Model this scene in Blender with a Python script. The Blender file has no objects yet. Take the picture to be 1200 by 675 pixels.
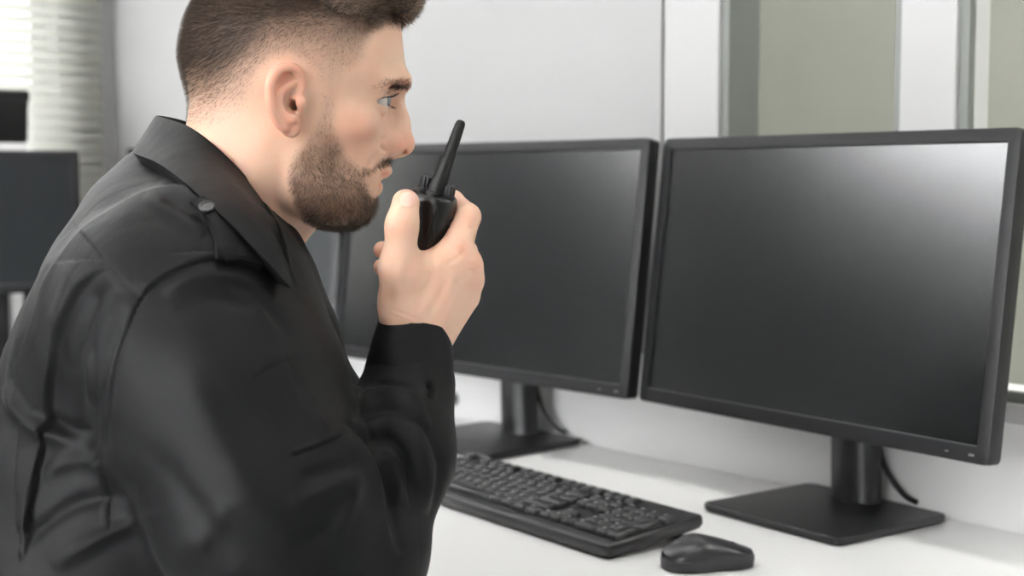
import bpy, bmesh, math, random
import numpy as np
from mathutils import Vector, Matrix, Quaternion

S = bpy.context.scene
C = S.collection
rnd = random.Random(7)
R = math.radians
LAMP, CLAMP = 9.8, 25.0        # brightness of the ceiling panels in the room and in the corridor

# ------------------------------------------------------------------ camera
FPX = 1667.0
PITCH = math.atan((337.5 - 208.0) / FPX)
CAMZ = 1.155
DESK = CAMZ - 0.41
cd = bpy.data.cameras.new('camera'); cam = bpy.data.objects.new('camera', cd); C.objects.link(cam)
cd.sensor_fit = 'HORIZONTAL'; cd.sensor_width = 36.0; cd.lens = 36.0 * FPX / 1200.0
cam.location = (0, 0, CAMZ); cam.rotation_euler = (math.pi / 2 - PITCH, 0, 0)
cd.clip_start = 0.05
cd.dof.use_dof = True; cd.dof.focus_distance = 1.2; cd.dof.aperture_fstop = 5.4
S.camera = cam
S.view_settings.view_transform = 'Standard'; S.view_settings.look = 'None'
S.view_settings.gamma = 1.0; S.view_settings.use_curve_mapping = False
S.view_settings.exposure = 0.0

def ray(px, py):
    x = (px - 600) / FPX; u = -(py - 337.5) / FPX
    c, s = math.cos(PITCH), math.sin(PITCH)
    return Vector((x, c + u * s, -s + u * c))
CAM = Vector((0, 0, CAMZ))
def at(px, py, y):            # the point of the place seen at a pixel, at distance y in front of the camera
    r = ray(px, py); return CAM + r * (y / r.y)
def onz(px, py, z):
    r = ray(px, py); return CAM + r * ((z - CAMZ) / r.z)

# room frame: x along the wall behind the monitors, -y into the room
WYAW = R(-49.6)
O = onz(915, 567, DESK); O.z = 0
RM = Matrix.Translation(O) @ Matrix.Rotation(WYAW, 4, 'Z')
RMI = RM.inverted()
def s_px(px, yl=0.0):         # local x on the plane local y = yl seen at column px
    a = RMI @ CAM; b = RMI @ (CAM + ray(px, 208))
    t = (yl - a.y) / (b.y - a.y); return a.x + t * (b.x - a.x)
def y_px(px, xl):             # local y on the plane local x = xl
    a = RMI @ CAM; b = RMI @ (CAM + ray(px, 208))
    t = (xl - a.x) / (b.x - a.x); return a.y + t * (b.y - a.y)

# ------------------------------------------------------------------ materials
def mat(name, col, rough=0.5, spec=0.5, metal=0.0, noise=0.0, nscale=20.0, bump=0.0, bscale=200.0, bdist=0.0005, **kw):
    m = bpy.data.materials.new(name); m.use_nodes = True
    nt = m.node_tree; b = nt.nodes['Principled BSDF']
    b.inputs['Base Color'].default_value = (*col, 1); b.inputs['Roughness'].default_value = rough
    b.inputs['Specular IOR Level'].default_value = spec; b.inputs['Metallic'].default_value = metal
    for k, v in kw.items(): b.inputs[k.replace('_', ' ')].default_value = v
    tc = nt.nodes.new('ShaderNodeTexCoord')
    if noise:
        n = nt.nodes.new('ShaderNodeTexNoise'); n.inputs['Scale'].default_value = nscale; n.inputs['Detail'].default_value = 4
        r = nt.nodes.new('ShaderNodeMapRange'); r.inputs['To Min'].default_value = 1 - noise; r.inputs['To Max'].default_value = 1 + noise
        x = nt.nodes.new('ShaderNodeMix'); x.data_type = 'RGBA'; x.blend_type = 'MULTIPLY'; x.inputs[0].default_value = 1
        x.inputs[6].default_value = (*col, 1)
        nt.links.new(tc.outputs['Object'], n.inputs['Vector']); nt.links.new(n.outputs['Fac'], r.inputs['Value'])
        nt.links.new(r.outputs['Result'], x.inputs[7]); nt.links.new(x.outputs[2], b.inputs['Base Color'])
    if bump:
        n2 = nt.nodes.new('ShaderNodeTexNoise'); n2.inputs['Scale'].default_value = bscale; n2.inputs['Detail'].default_value = 3
        bp = nt.nodes.new('ShaderNodeBump'); bp.inputs['Strength'].default_value = bump; bp.inputs['Distance'].default_value = bdist
        nt.links.new(tc.outputs['Object'], n2.inputs['Vector']); nt.links.new(n2.outputs['Fac'], bp.inputs['Height'])
        nt.links.new(bp.outputs['Normal'], b.inputs['Normal'])
    return m
def emis(name, col, strength):
    m = bpy.data.materials.new(name); m.use_nodes = True; b = m.node_tree.nodes['Principled BSDF']
    b.inputs['Base Color'].default_value = (*col, 1); b.inputs['Emission Color'].default_value = (*col, 1); b.inputs['Emission Strength'].default_value = strength
    return m
M = {}
M['wall'] = mat('wall_paint', (.385, .385, .387), .6, .3, noise=.015, nscale=3, bump=.15, bscale=300)
M['dark_wall'] = mat('darkened_wall', (.035, .035, .036), .7, .2, noise=.03, nscale=3)  # unseen wall coloured dark so the screens reflect little light
M['pillar'] = mat('white_panel', (.48, .48, .484), .4, .4, noise=.01, nscale=3)
M['green'] = mat('corridor_paint', (.46, .468, .42), .7, .2, noise=.03, nscale=2)
M['floor'] = mat('grey_floor', (.5, .5, .49), .5, .3, noise=.1, nscale=12)
M['ceiling'] = mat('ceiling_tile', (.82, .82, .81), .8, .1, noise=.02, nscale=40)
M['alu'] = mat('grey_frame', (.20, .21, .20), .45, .5, noise=.03)
M['desk'] = mat('white_laminate', (.86, .86, .86), .28, .4, noise=.012, nscale=6)
M['metal'] = mat('painted_steel', (.55, .55, .56), .4, .5, noise=.02)
M['plastic'] = mat('matt_black_plastic', (.013, .013, .0145), .48, .26, noise=.08, nscale=60, bump=.12, bscale=900, bdist=.0002)
M['plastic2'] = mat('black_back_plastic', (.009, .009, .010), .5, .4, noise=.08, nscale=40, bump=.15, bscale=700, bdist=.0003)
M['stand'] = mat('stand_black', (.010, .010, .011), .4, .42, noise=.08, nscale=40, bump=.12, bscale=900, bdist=.0002)
M['screen'] = mat('dark_screen', (.0025, .003, .0035), .225, 1.0, noise=.03, nscale=4, Coat_Weight=.5, Coat_Roughness=.21)
M['screen_matt'] = mat('matt_dark_screen', (.010, .012, .014), .5, .25, noise=.03, nscale=4)
M['lip'] = mat('bezel_lip', (.05, .05, .053), .4, .5, noise=.05)
M['mark'] = mat('printed_mark', (.30, .30, .31), .5, .3, noise=.05)
M['key'] = mat('key_plastic', (.014, .014, .016), .38, .42, noise=.06, nscale=80, bump=.1, bscale=900, bdist=.0002)
M['kbody'] = mat('keyboard_case', (.018, .018, .020), .38, .45, noise=.06, nscale=60, bump=.1, bscale=900, bdist=.0002)
M['legend'] = mat('legend_print', (.75, .75, .76), .5, .3, noise=.02)
M['mouse'] = mat('mouse_shell', (.018, .018, .021), .33, .5, noise=.05, nscale=60)
M['mside'] = mat('mouse_side', (.028, .028, .031), .5, .4, noise=.05, nscale=60, bump=.15, bscale=900, bdist=.0002)
M['rubber'] = mat('black_rubber', (.007, .007, .007), .55, .25, noise=.08, nscale=50)
M['radio'] = mat('radio_shell', (.005, .005, .0055), .30, .38, noise=.08, nscale=60, bump=.1, bscale=800, bdist=.0002)
M['blind'] = mat('blind_slat', (.40, .405, .37), .5, .3, noise=.02)
_nt = M['blind'].node_tree; _b = _nt.nodes['Principled BSDF']; _t = _nt.nodes.new('ShaderNodeBsdfTranslucent'); _t.inputs[0].default_value = (.92, .92, .88, 1)
_mx = _nt.nodes.new('ShaderNodeMixShader'); _mx.inputs[0].default_value = .5
_nt.links.new(_b.outputs[0], _mx.inputs[1]); _nt.links.new(_t.outputs[0], _mx.inputs[2]); _nt.links.new(_mx.outputs[0], _nt.nodes['Material Output'].inputs[0])
M['socket'] = mat('grey_socket', (.10, .10, .11), .5, .4, noise=.05)
g = bpy.data.materials.new('window_glass'); g.use_nodes = True; gb = g.node_tree.nodes['Principled BSDF']
gb.inputs['Base Color'].default_value = (.95, .95, .94, 1); gb.inputs['Transmission Weight'].default_value = 1
gb.inputs['Roughness'].default_value = .02; gb.inputs['Specular IOR Level'].default_value = .2; gb.inputs['IOR'].default_value = 1.45
M['glass'] = g

# ------------------------------------------------------------------ world: daylight sky
w = bpy.data.worlds.new('sky'); S.world = w; w.use_nodes = True
nt = w.node_tree; bg = nt.nodes['Background']
tcw = nt.nodes.new('ShaderNodeTexCoord'); sp = nt.nodes.new('ShaderNodeSeparateXYZ'); rp = nt.nodes.new('ShaderNodeValToRGB')
rp.color_ramp.elements[0].position = .47; rp.color_ramp.elements[0].color = (.20, .20, .19, 1)
rp.color_ramp.elements[1].position = .58; rp.color_ramp.elements[1].color = (.97, .98, 1, 1)
mr = nt.nodes.new('ShaderNodeMapRange'); mr.inputs['From Min'].default_value = -1
nt.links.new(tcw.outputs['Generated'], sp.inputs[0]); nt.links.new(sp.outputs['Z'], mr.inputs['Value'])
nt.links.new(mr.outputs['Result'], rp.inputs['Fac']); nt.links.new(rp.outputs['Color'], bg.inputs['Color'])
dt = nt.nodes.new('ShaderNodeVectorMath'); dt.operation = 'DOT_PRODUCT'; dt.inputs[1].default_value = (-.15, -.99, 0)     # brightened towards the added window behind the camera, for more frontal fill
az = nt.nodes.new('ShaderNodeMapRange'); az.inputs['From Min'].default_value = .3; az.inputs['To Min'].default_value = 19.5; az.inputs['To Max'].default_value = 40
nt.links.new(tcw.outputs['Generated'], dt.inputs[0]); nt.links.new(dt.outputs['Value'], az.inputs['Value']); nt.links.new(az.outputs['Result'], bg.inputs['Strength'])
bg.inputs['Strength'].default_value = 15.5

# room sizes (local frame)
CEIL = 2.7
XC = s_px(136)                 # corner between the monitor wall and the blind wall
XR = 2.2; YB = -4.6
def area(name, loc, rot, sx, sy, power, col=(1, 1, 1)):
    l = bpy.data.lights.new(name, 'AREA'); l.shape = 'RECTANGLE'; l.size = sx; l.size_y = sy; l.energy = power; l.color = col
    o = bpy.data.objects.new(name, l); C.objects.link(o)
    o.matrix_world = RM @ Matrix.Translation(loc) @ Matrix.Rotation(rot[2], 4, 'Z') @ Matrix.Rotation(rot[1], 4, 'Y') @ Matrix.Rotation(rot[0], 4, 'X')
    return o

# ------------------------------------------------------------------ builders
def tag(o, label=None, cat=None, group=None, kind=None):
    if label: o['label'] = label
    if cat: o['category'] = cat
    if group: o['group'] = group
    if kind: o['kind'] = kind
    return o
def obj(name, bm, m, parent=None, smooth=False, mw=None):
    me = bpy.data.meshes.new(name); bm.normal_update(); bm.to_mesh(me); bm.free()
    me.materials.append(m) if not isinstance(m, (list, tuple)) else [me.materials.append(q) for q in m]
    o = bpy.data.objects.new(name, me); C.objects.link(o)
    if smooth:
        for p in me.polygons: p.use_smooth = True
        if smooth is not True:
            me.set_sharp_from_angle(angle=R(smooth))
    if parent: o.parent = parent
    if mw is not None: o.matrix_world = mw
    return o
def empty(name, mw, label, cat, group=None):
    o = bpy.data.objects.new(name, None); C.objects.link(o); o.matrix_world = mw; o.empty_display_size = .05
    return tag(o, label, cat, group)
def box(bm, x0, x1, y0, y1, z0, z1, r=0.0, seg=2):
    b = bmesh.new() if r else bm
    v = [b.verts.new((x, y, z)) for x in (x0, x1) for y in (y0, y1) for z in (z0, z1)]
    for f in ((0, 1, 3, 2), (4, 6, 7, 5), (0, 4, 5, 1), (2, 3, 7, 6), (0, 2, 6, 4), (1, 5, 7, 3)): b.faces.new([v[i] for i in f])
    if r:
        bmesh.ops.bevel(b, geom=b.edges[:], offset=r, segments=seg, profile=.5, affect='EDGES')
        merge(bm, b)
def merge(bm, b, mx=None):
    if mx is not None: bmesh.ops.transform(b, matrix=mx, verts=b.verts)
    me = bpy.data.meshes.new('t'); b.to_mesh(me); b.free(); bm.from_mesh(me); bpy.data.meshes.remove(me)
def rrect(w, h, r, n=6):
    p = []
    for cx, cy, a0 in ((w / 2 - r, h / 2 - r, 0), (-w / 2 + r, h / 2 - r, 90), (-w / 2 + r, -h / 2 + r, 180), (w / 2 - r, -h / 2 + r, 270)):
        for i in range(n + 1):
            a = R(a0 + 90 * i / n); p.append((cx + r * math.cos(a), cy + r * math.sin(a)))
    return p
def loft(bm, rings, cap0=True, cap1=True, closed=True):
    vs = [[bm.verts.new(p) for p in r] for r in rings]
    n = len(vs[0])
    for a, b in zip(vs[:-1], vs[1:]):
        for i in range(n if closed else n - 1):
            j = (i + 1) % n; bm.faces.new((a[i], a[j], b[j], b[i]))
    if cap0: bm.faces.new(list(reversed(vs[0])))
    if cap1: bm.faces.new(vs[-1])
    return vs
def tube(bm, pts, rad, n=8, caps=True):
    pts = [Vector(p) for p in pts]; rads = rad if isinstance(rad, (list, tuple)) else [rad] * len(pts)
    up = Vector((0, 0, 1)); rings = []
    t0 = (pts[1] - pts[0]).normalized(); u = t0.cross(up if abs(t0.z) < .9 else Vector((1, 0, 0))).normalized()
    for i, p in enumerate(pts):
        t = (pts[min(i + 1, len(pts) - 1)] - pts[max(i - 1, 0)]).normalized()
        u = (u - t * u.dot(t)).normalized(); v = t.cross(u)
        rings.append([p + (u * math.cos(2 * math.pi * k / n) + v * math.sin(2 * math.pi * k / n)) * rads[i] for k in range(n)])
    loft(bm, rings, caps, caps)
def smoothpath(pts, n=6):
    pts = [Vector(p) for p in pts]; out = []
    for i in range(len(pts) - 1):
        a, b, c, d = pts[max(i - 1, 0)], pts[i], pts[i + 1], pts[min(i + 2, len(pts) - 1)]
        for k in range(n):
            t = k / n
            out.append(.5 * ((2 * b) + (c - a) * t + (2 * a - 5 * b + 4 * c - d) * t * t + (3 * b - a - 3 * c + d) * t ** 3))
    out.append(pts[-1]); return out
def struct(name, bm, m): return tag(obj(name, bm, m, mw=RM), kind='structure')

# ------------------------------------------------------------------ the room
X783, X847, X1058, X1123 = s_px(781), s_px(847), s_px(1058), s_px(1123.5)
sill = at(1185, 470, 1).z
pw = RM @ Vector((s_px(1185), 0, 0)); SILL = CAMZ + (at(1185, 470, pw.y).z - CAMZ)
WT = .14                       # wall thickness
XEND = 1.55
M['lightened_low'] = mat('low_wall_lightened', (.90, .90, .90), .35, .4, noise=.01, nscale=3)  # lower wall colour lightened to make up for the monitors' shade
bm = bmesh.new(); box(bm, XC - .15, XR, 0, WT, 0, SILL - .0005); struct('wall_back_lower', bm, M['lightened_low'])
bm = bmesh.new()
box(bm, XC - .15, X783 - .012, 0, WT, SILL, CEIL); box(bm, X783 - .012, X783 + .004, .03, WT, SILL, CEIL)
box(bm, XEND, XR, 0, WT, SILL, CEIL); box(bm, X783 + .004, XEND, 0, WT, 2.3, CEIL); struct('wall_back', bm, M['wall'])
for i, (a, b) in enumerate(((X783 + .004, X847), (X1058, X1123))):
    bm = bmesh.new(); box(bm, a, b, -.012, .064, SILL, 2.3, .003); struct('trim_%d' % (i + 1), bm, M['pillar'])
bm = bmesh.new(); box(bm, X783 + .004, XEND, -.02, -.0005, SILL - .022, SILL, .003); struct('trim_3', bm, M['pillar'])
for i, (a, b) in enumerate(((X847, X1058), (X1123, XEND))):
    wn = bpy.data.objects.new('window_%d' % (i + 1), None); C.objects.link(wn); wn.matrix_world = RM; tag(wn, kind='structure')
    d = .055 if i == 0 else .004
    t = .012
    bm = bmesh.new()
    box(bm, a, a + t, -.004, d + .008, SILL, 2.3); box(bm, b - t, b, -.004, d + .008, SILL, 2.3)
    box(bm, a + t, b - t, -.004, d + .008, SILL, SILL + t); box(bm, a + t, b - t, -.004, d + .008, 2.3 - t, 2.3)
    obj('window_frame', bm, M['alu'], wn)
    bm = bmesh.new(); box(bm, a + t, b - t, d, d + .006, SILL + t, 2.3 - t); obj('pane', bm, M['glass'], wn)
# corridor behind the glass
bm = bmesh.new(); box(bm, XC, XR + .6, 1.35, 1.45, 0, CEIL); struct('wall_corridor', bm, M['green'])
bm = bmesh.new(); box(bm, -1.62, -1.60, .141, 1.3495, 0, CEIL); box(bm, 2.7, 2.8, 0, 1.3495, 0, CEIL); struct('wall_corridor_end', bm, M['green'])
# blind wall with its window
yg = y_px(72, XC)               # window edge
WY0, WY1, WZ0, WZ1 = -1.25, yg, 1.02, 2.5
VY0, VY1, VZ0, VZ1 = -4.4, -2.2, 1.90, 2.66
bm = bmesh.new()
box(bm, XC - .15, XC, VY1, WY0, 0, CEIL); box(bm, XC - .15, XC, YB, VY0, 0, CEIL)
box(bm, XC - .15, XC, VY0, VY1, 0, VZ0); box(bm, XC - .15, XC, VY0, VY1, VZ1, CEIL)
box(bm, XC - .15, XC, WY0, WY1, 0, WZ0); box(bm, XC - .15, XC, WY0, WY1, WZ1, CEIL); struct('wall_left', bm, M['dark_wall'])
bm = bmesh.new(); box(bm, XC - .15, XC, WY1, 0, 0, CEIL); struct('wall_left_corner', bm, M['wall'])
wn = bpy.data.objects.new('window_3', None); C.objects.link(wn); wn.matrix_world = RM; tag(wn, kind='structure')
bm = bmesh.new()
for k in range(4):
    yy = WY0 + (WY1 - WY0) * k / 3; box(bm, XC - .13, XC - .08, max(yy - .03, WY0), min(yy + .03, WY1), WZ0, WZ1)
box(bm, XC - .13, XC - .08, WY0, WY1, WZ0, WZ0 + .05); box(bm, XC - .13, XC - .08, WY0, WY1, WZ1 - .05, WZ1)
obj('window_frame', bm, M['pillar'], wn)
bm = bmesh.new(); box(bm, XC - .108, XC - .102, WY0 + .02, WY1 - .02, WZ0 + .04, WZ1 - .04); obj('pane', bm, M['glass'], wn)
bm = bmesh.new(); box(bm, XC, XR, YB, 0, -.1, 0); box(bm, XC, 2.8, .14, 1.45, -.1, 0); struct('floor', bm, M['floor'])
bm = bmesh.new(); box(bm, XC - .15, XR, YB, WT, CEIL, CEIL + .1); box(bm, XC, 2.8, WT + .001, 1.45, CEIL, CEIL + .1); struct('ceiling', bm, M['ceiling'])
bm = bmesh.new(); box(bm, XR, XR + .1, YB, WT, 0, CEIL); struct('wall_right', bm, M['wall'])
UX0, UX1, UZ0, UZ1 = -1.7, 2.1, .75, 2.6
bm = bmesh.new(); box(bm, XC - .15, UX0, YB - .1, YB, 0, CEIL); box(bm, UX1, XR + .1, YB - .1, YB, 0, CEIL)
box(bm, UX0, UX1, YB - .1, YB, 0, UZ0); box(bm, UX0, UX1, YB - .1, YB, UZ1, CEIL); struct('wall_front', bm, M['wall'])
wn = bpy.data.objects.new('window_5', None); C.objects.link(wn); wn.matrix_world = RM; tag(wn, kind='structure')  # unseen window added as a source of frontal fill light
bm = bmesh.new()
for k in range(3):
    xx = UX0 + (UX1 - UX0) * k / 2; box(bm, max(xx - .03, UX0), min(xx + .03, UX1), YB - .08, YB - .03, UZ0, UZ1)
box(bm, UX0, UX1, YB - .08, YB - .03, UZ0, UZ0 + .05); box(bm, UX0, UX1, YB - .08, YB - .03, UZ1 - .05, UZ1)
obj('window_frame', bm, M['pillar'], wn)
bm = bmesh.new(); box(bm, UX0 + .02, UX1 - .02, YB - .058, YB - .052, UZ0 + .04, UZ1 - .04); obj('pane', bm, M['glass'], wn)
wn = bpy.data.objects.new('window_4', None); C.objects.link(wn); wn.matrix_world = RM; tag(wn, kind='structure')
bm = bmesh.new()
for k in range(3):
    yy = VY0 + (VY1 - VY0) * k / 2; box(bm, XC - .13, XC - .08, max(yy - .025, VY0), min(yy + .025, VY1), VZ0, VZ1)
box(bm, XC - .13, XC - .08, VY0, VY1, VZ0, VZ0 + .04); box(bm, XC - .13, XC - .08, VY0, VY1, VZ1 - .04, VZ1)
obj('window_frame', bm, M['pillar'], wn)
bm = bmesh.new(); box(bm, XC - .108, XC - .102, VY0 + .02, VY1 - .02, VZ0 + .03, VZ1 - .03); obj('pane', bm, M['glass'], wn)
# venetian blind
bl = empty('venetian_blind', RM @ Matrix.Translation((XC + .04, -.03, 0)), 'white horizontal slatted blind, sunlit, hanging over the far window beside the white wall corner', 'blind')
bm = bmesh.new()
zz = 1.0
while zz < 2.56:
    v = []
    for dx, dz in ((-.0085, .0120), (-.0035, .0055), (.0035, -.004), (.0085, -.0120)):
        v.append([bm.verts.new((dx, y, zz + dz)) for y in (-.02, WY0 + .0)])
    for p, q in zip(v[:-1], v[1:]): bm.faces.new((p[0], p[1], q[1], q[0]))
    zz += .0255
bmesh.ops.solidify(bm, geom=bm.faces[:], thickness=.0004)
obj('slats', bm, M['blind'], bl)
bm = bmesh.new(); box(bm, -.02, .02, WY0 - .02, -.01, 2.56, 2.6, .004); obj('headrail', bm, M['blind'], bl)
bm = bmesh.new(); box(bm, -.012, .012, WY0, -.02, .968, .984, .003); obj('bottom_rail', bm, M['blind'], bl)
# ceiling lamps
for i, (x, y) in enumerate(((-1.35, -.85), (.1, -.85), (1.5, -.85), (-1.5, -2.2), (.3, -2.2), (-1.5, -3.7), (.3, -3.7))):
    t = empty('ceiling_light', RM @ Matrix.Translation((x, y, CEIL)), 'white flush ceiling light panel out of view above the room', 'ceiling light', 'ceiling light panels')
    bm = bmesh.new()
    for a, b, c, d in ((-.6, .6, -.16, -.145), (-.6, .6, .145, .16), (-.6, -.585, -.145, .145), (.585, .6, -.145, .145)): box(bm, a, b, c, d, -.03, -.0005)
    obj('frame', bm, M['pillar'], t)
    bm = bmesh.new(); box(bm, -.583, .583, -.143, .143, -.022, -.002); obj('diffuser', bm, emis('lamp_diffuser', (1, .985, .96), LAMP), t)
for xa, xb, lab in ((1.0, 2.5, 'white ceiling light panel in the corridor behind the wider window pane'), (-1.3, .3, 'added white light panel in the corridor behind the plain white wall')):  # second panel is added to brighten the view through the first pane
    bm = bmesh.new(); box(bm, xa, xb, .5, .9, CEIL - .03, CEIL - .0005)
    o = obj('corridor_light', bm, emis('corridor_diffuser', (1, 1, .97), CLAMP if xa > 0 else CLAMP * .33), mw=RM); tag(o, lab, 'ceiling light')
# ------------------------------------------------------------------ desk
def make_desk(name, mw, w, d, label):
    t = empty(name, mw, label, 'desk')
    bm = bmesh.new(); box(bm, -w / 2, w / 2, -d, -.001, -.026, 0, .002); obj('desktop', bm, M['desk'], t)
    for sx in (-1, 1):
        for y in (-d + .06, -.07):
            bm = bmesh.new(); x = sx * (w / 2 - .06); box(bm, x - .02, x + .02, y - .02, y + .02, -DESK + .0005, -.0265, .003); obj('leg', bm, M['metal'], t)
    bm = bmesh.new(); box(bm, -w / 2 + .08, w / 2 - .08, -.09, -.05, -.09, -.0265); obj('crossbar', bm, M['metal'], t)
    return t
desk_w = (XR - .02) - (XC + .75)
DX = (XR - .02 + XC + .75) / 2
make_desk('desk', RM @ Matrix.Translation((DX, 0, DESK)), desk_w, .76, 'long white desk running below the windows, under the row of monitors')

# ------------------------------------------------------------------ monitors
def monitor(base_xy, byaw, c, yaw, tilt, W, H, label, group, name='monitor', z0=None, stand=True, cable=1, bz=.0155, bb=.019, neckoff=.085, scr='screen'):
    z0 = DESK if z0 is None else z0
    T = Matrix.Translation((base_xy[0], base_xy[1], z0 + .0005)) @ Matrix.Rotation(byaw, 4, 'Z')
    t = empty(name, T, label, 'monitor', group)
    TI = T.inverted()
    # panel frame: x right, y away from the viewer, z up
    P = TI @ Matrix.Translation(c) @ Matrix.Rotation(yaw, 4, 'Z') @ Matrix.Rotation(-tilt, 4, 'X')
    th = .022
    def put(bm): bmesh.ops.transform(bm, matrix=P, verts=bm.verts)
    # bezel ring: a rounded frame with a recessed lip
    bm = bmesh.new(); r = .007
    def ring(w, h, r, y, dz=0): return [Vector((x, y, z + dz)) for x, z in rrect(w, h, r)]
    iw, ih, dz = W - 2 * bz, H - bz - bb, (bb - bz) / 2
    loft(bm, [ring(iw, ih, .0006, .0035, dz), ring(iw, ih, .0006, .0008, dz), ring(iw + .0016, ih + .0016, .001, 0, dz),
              ring(W - .002, H - .002, r, 0), ring(W - .0006, H - .0006, r, .0005), ring(W, H, r, .002), ring(W, H, r, .0125)], False, False)
    put(bm); bez = obj('bezel', bm, M['plastic'], t, smooth=35)
    bm = bmesh.new()
    loft(bm, [ring(W - .001, H - .001, r, .0125), ring(W - .001, H - .001, r, th), ring(W - .03, H - .03, r, th + .006),
              ring(W * .62, H * .62, .02, th + .012), ring(W * .5, H * .5, .02, th + .026)], True, True)
    put(bm); obj('back_cover', bm, M['plastic2'], t, smooth=35)
    bm = bmesh.new(); box(bm, -iw / 2 - .0002, iw / 2 + .0002, .0032, .006, -ih / 2 + dz, ih / 2 + dz); put(bm); obj('screen', bm, M[scr], t)
    bm = bmesh.new(); box(bm, -iw / 2, iw / 2, -.0006, .0030, -ih / 2 + dz - .0012, -ih / 2 + dz); put(bm); obj('lip', bm, M['lip'], t)
    for k in range(2):
        bm = bmesh.new(); x = W / 2 - .024 - .030 * k
        if k == 0:
            for q in range(3): box(bm, x + q * .0024, x + q * .0024 + .0013, -.0004, .001, -H / 2 + .0075, -H / 2 + .0100)
        else: box(bm, x, x + .004, -.0004, .001, -H / 2 + .0080, -H / 2 + .0090)
        put(bm); obj('button_mark', bm, M['mark'], t)
    # stand
    if stand:
        bm = bmesh.new(); bw, bd, r = .22, .197, .012
        loft(bm, [[Vector((x, y, z)) for x, y in rrect(bw - q, bd - q, r)] for z, q in ((0, .006), (.002, .003), (.0025, 0), (.0085, 0), (.0100, .002), (.0104, .005))])
        obj('base', bm, M['stand'], t, smooth=40)
        ctr = P @ Vector((0, 0, 0)); fwd = Vector((0, 1, 0))
        pdir = (P.to_3x3() @ Vector((0, 1, 0))); pd = Vector((pdir.x, pdir.y, 0)).normalized(); px_ = Vector((pd.y, -pd.x, 0))
        nc = Vector((ctr.x, ctr.y, 0)) + pd * neckoff
        bm = bmesh.new()
        prof = []
        for k in range(13):
            a = R(180 + 180 * k / 12); prof.append((.033 * math.cos(a), .010 + .020 * math.sin(a)))
        prof += [(.033, .022), (-.033, .022)]
        loft(bm, [[nc + px_ * x * sc + pd * (y + dy) + Vector((0, 0, z)) for x, y in prof] for z, sc, dy in ((.0100, 1.06, 0), (.013, 1.0, 0), (.15, .98, -.004), (ctr.z + .05, .95, -.008))])
        obj('neck', bm, M['stand'], t, smooth=40)
        bm = bmesh.new()
        a = P @ Vector((0, th + .02, 0)); b = nc + Vector((0, 0, ctr.z)) + pd * .0
        tube(bm, [a, b], .032, 16); obj('tilt_hinge', bm, M['stand'], t, smooth=40)
        if cable:
            bm = bmesh.new()
            q = nc + pd * .02
            tube(bm, smoothpath([q + Vector((0, 0, .12)) + px_ * .02, q + pd * .012 + px_ * .028 + Vector((0, 0, .055)), q + pd * .020 + px_ * .05 + Vector((0, 0, .022)), q + pd * .026 + px_ * .068 + Vector((0, 0, .013))]), .0034, 8)
            obj('cable', bm, M['rubber'], t, smooth=True)
    return t
Z = CAMZ
TILT = R(7.0)
GR = 'row of three monitors on the white desk'
monitor((.3765, 1.6975), R(-54), (.3497, 1.6922, Z - .1234), R(-53.9), TILT, .5486, .3543, 'black monitor closest to the mouse, standing right of the other two on the desk', GR)
mx = Matrix.Rotation(R(-46.5), 3, 'Z')
def bo(c, yaw, off): return (c[0] - math.sin(yaw) * off, c[1] + math.cos(yaw) * off)
c2 = (-.0586, 2.1532, Z - .1223)
monitor(bo(c2, R(-46.5), .03), R(-46.5), c2, R(-46.5), TILT, .665, .3543, 'middle black monitor of the desk row, behind the raised handheld radio', GR)
c3 = (-.5071, 2.5157, Z - .1208)
monitor(bo(c3, R(-25.9), .03), R(-25.9), c3, R(-25.9), TILT, .4771, .3543, 'black monitor mostly hidden behind the man, seen below his chin', GR, scr='screen_matt')

# ------------------------------------------------------------------ keyboard
kyaw = R(-53.2)
fr = Vector((.102, 1.494, 0)); KL, KD = .442, .146
kx = Vector((math.cos(kyaw), math.sin(kyaw), 0)); ky = Vector((-math.sin(kyaw), math.cos(kyaw), 0))
ko = fr - kx * KL / 2 + ky * KD / 2
ktilt = R(5.2)
T = Matrix.Translation((ko.x, ko.y, DESK + .0005)) @ Matrix.Rotation(kyaw, 4, 'Z')
kb = empty('keyboard', T, 'black full-size keyboard lying on the white desk in front of the monitors', 'keyboard')
KP = Matrix.Translation((0, -KD / 2, .001)) @ Matrix.Rotation(ktilt, 4, 'X') @ Matrix.Translation((0, KD / 2, 0))
bm = bmesh.new()
loft(bm, [[Vector((x, y, z)) for x, y in rrect(KL - q, KD - q, .006, 4)] for z, q in ((0, .010), (.002, .004), (.006, 0), (.0125, 0), (.0150, .0016), (.0158, .004))])
bmesh.ops.transform(bm, matrix=KP, verts=bm.verts); obj('case', bm, M['kbody'], kb, smooth=40)
bm = bmesh.new()     # raised front ledge
loft(bm, [[Vector((x, y - KD / 2 + .0095, z)) for x, y in rrect(KL - .008 - q, .012 - q, .003, 3)] for z, q in ((.0156, 0), (.0166, .001), (.017, .003))])
bmesh.ops.transform(bm, matrix=KP, verts=bm.verts); obj('front_ledge', bm, M['kbody'], kb, smooth=40)
U = .01905
KM = {}
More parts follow.
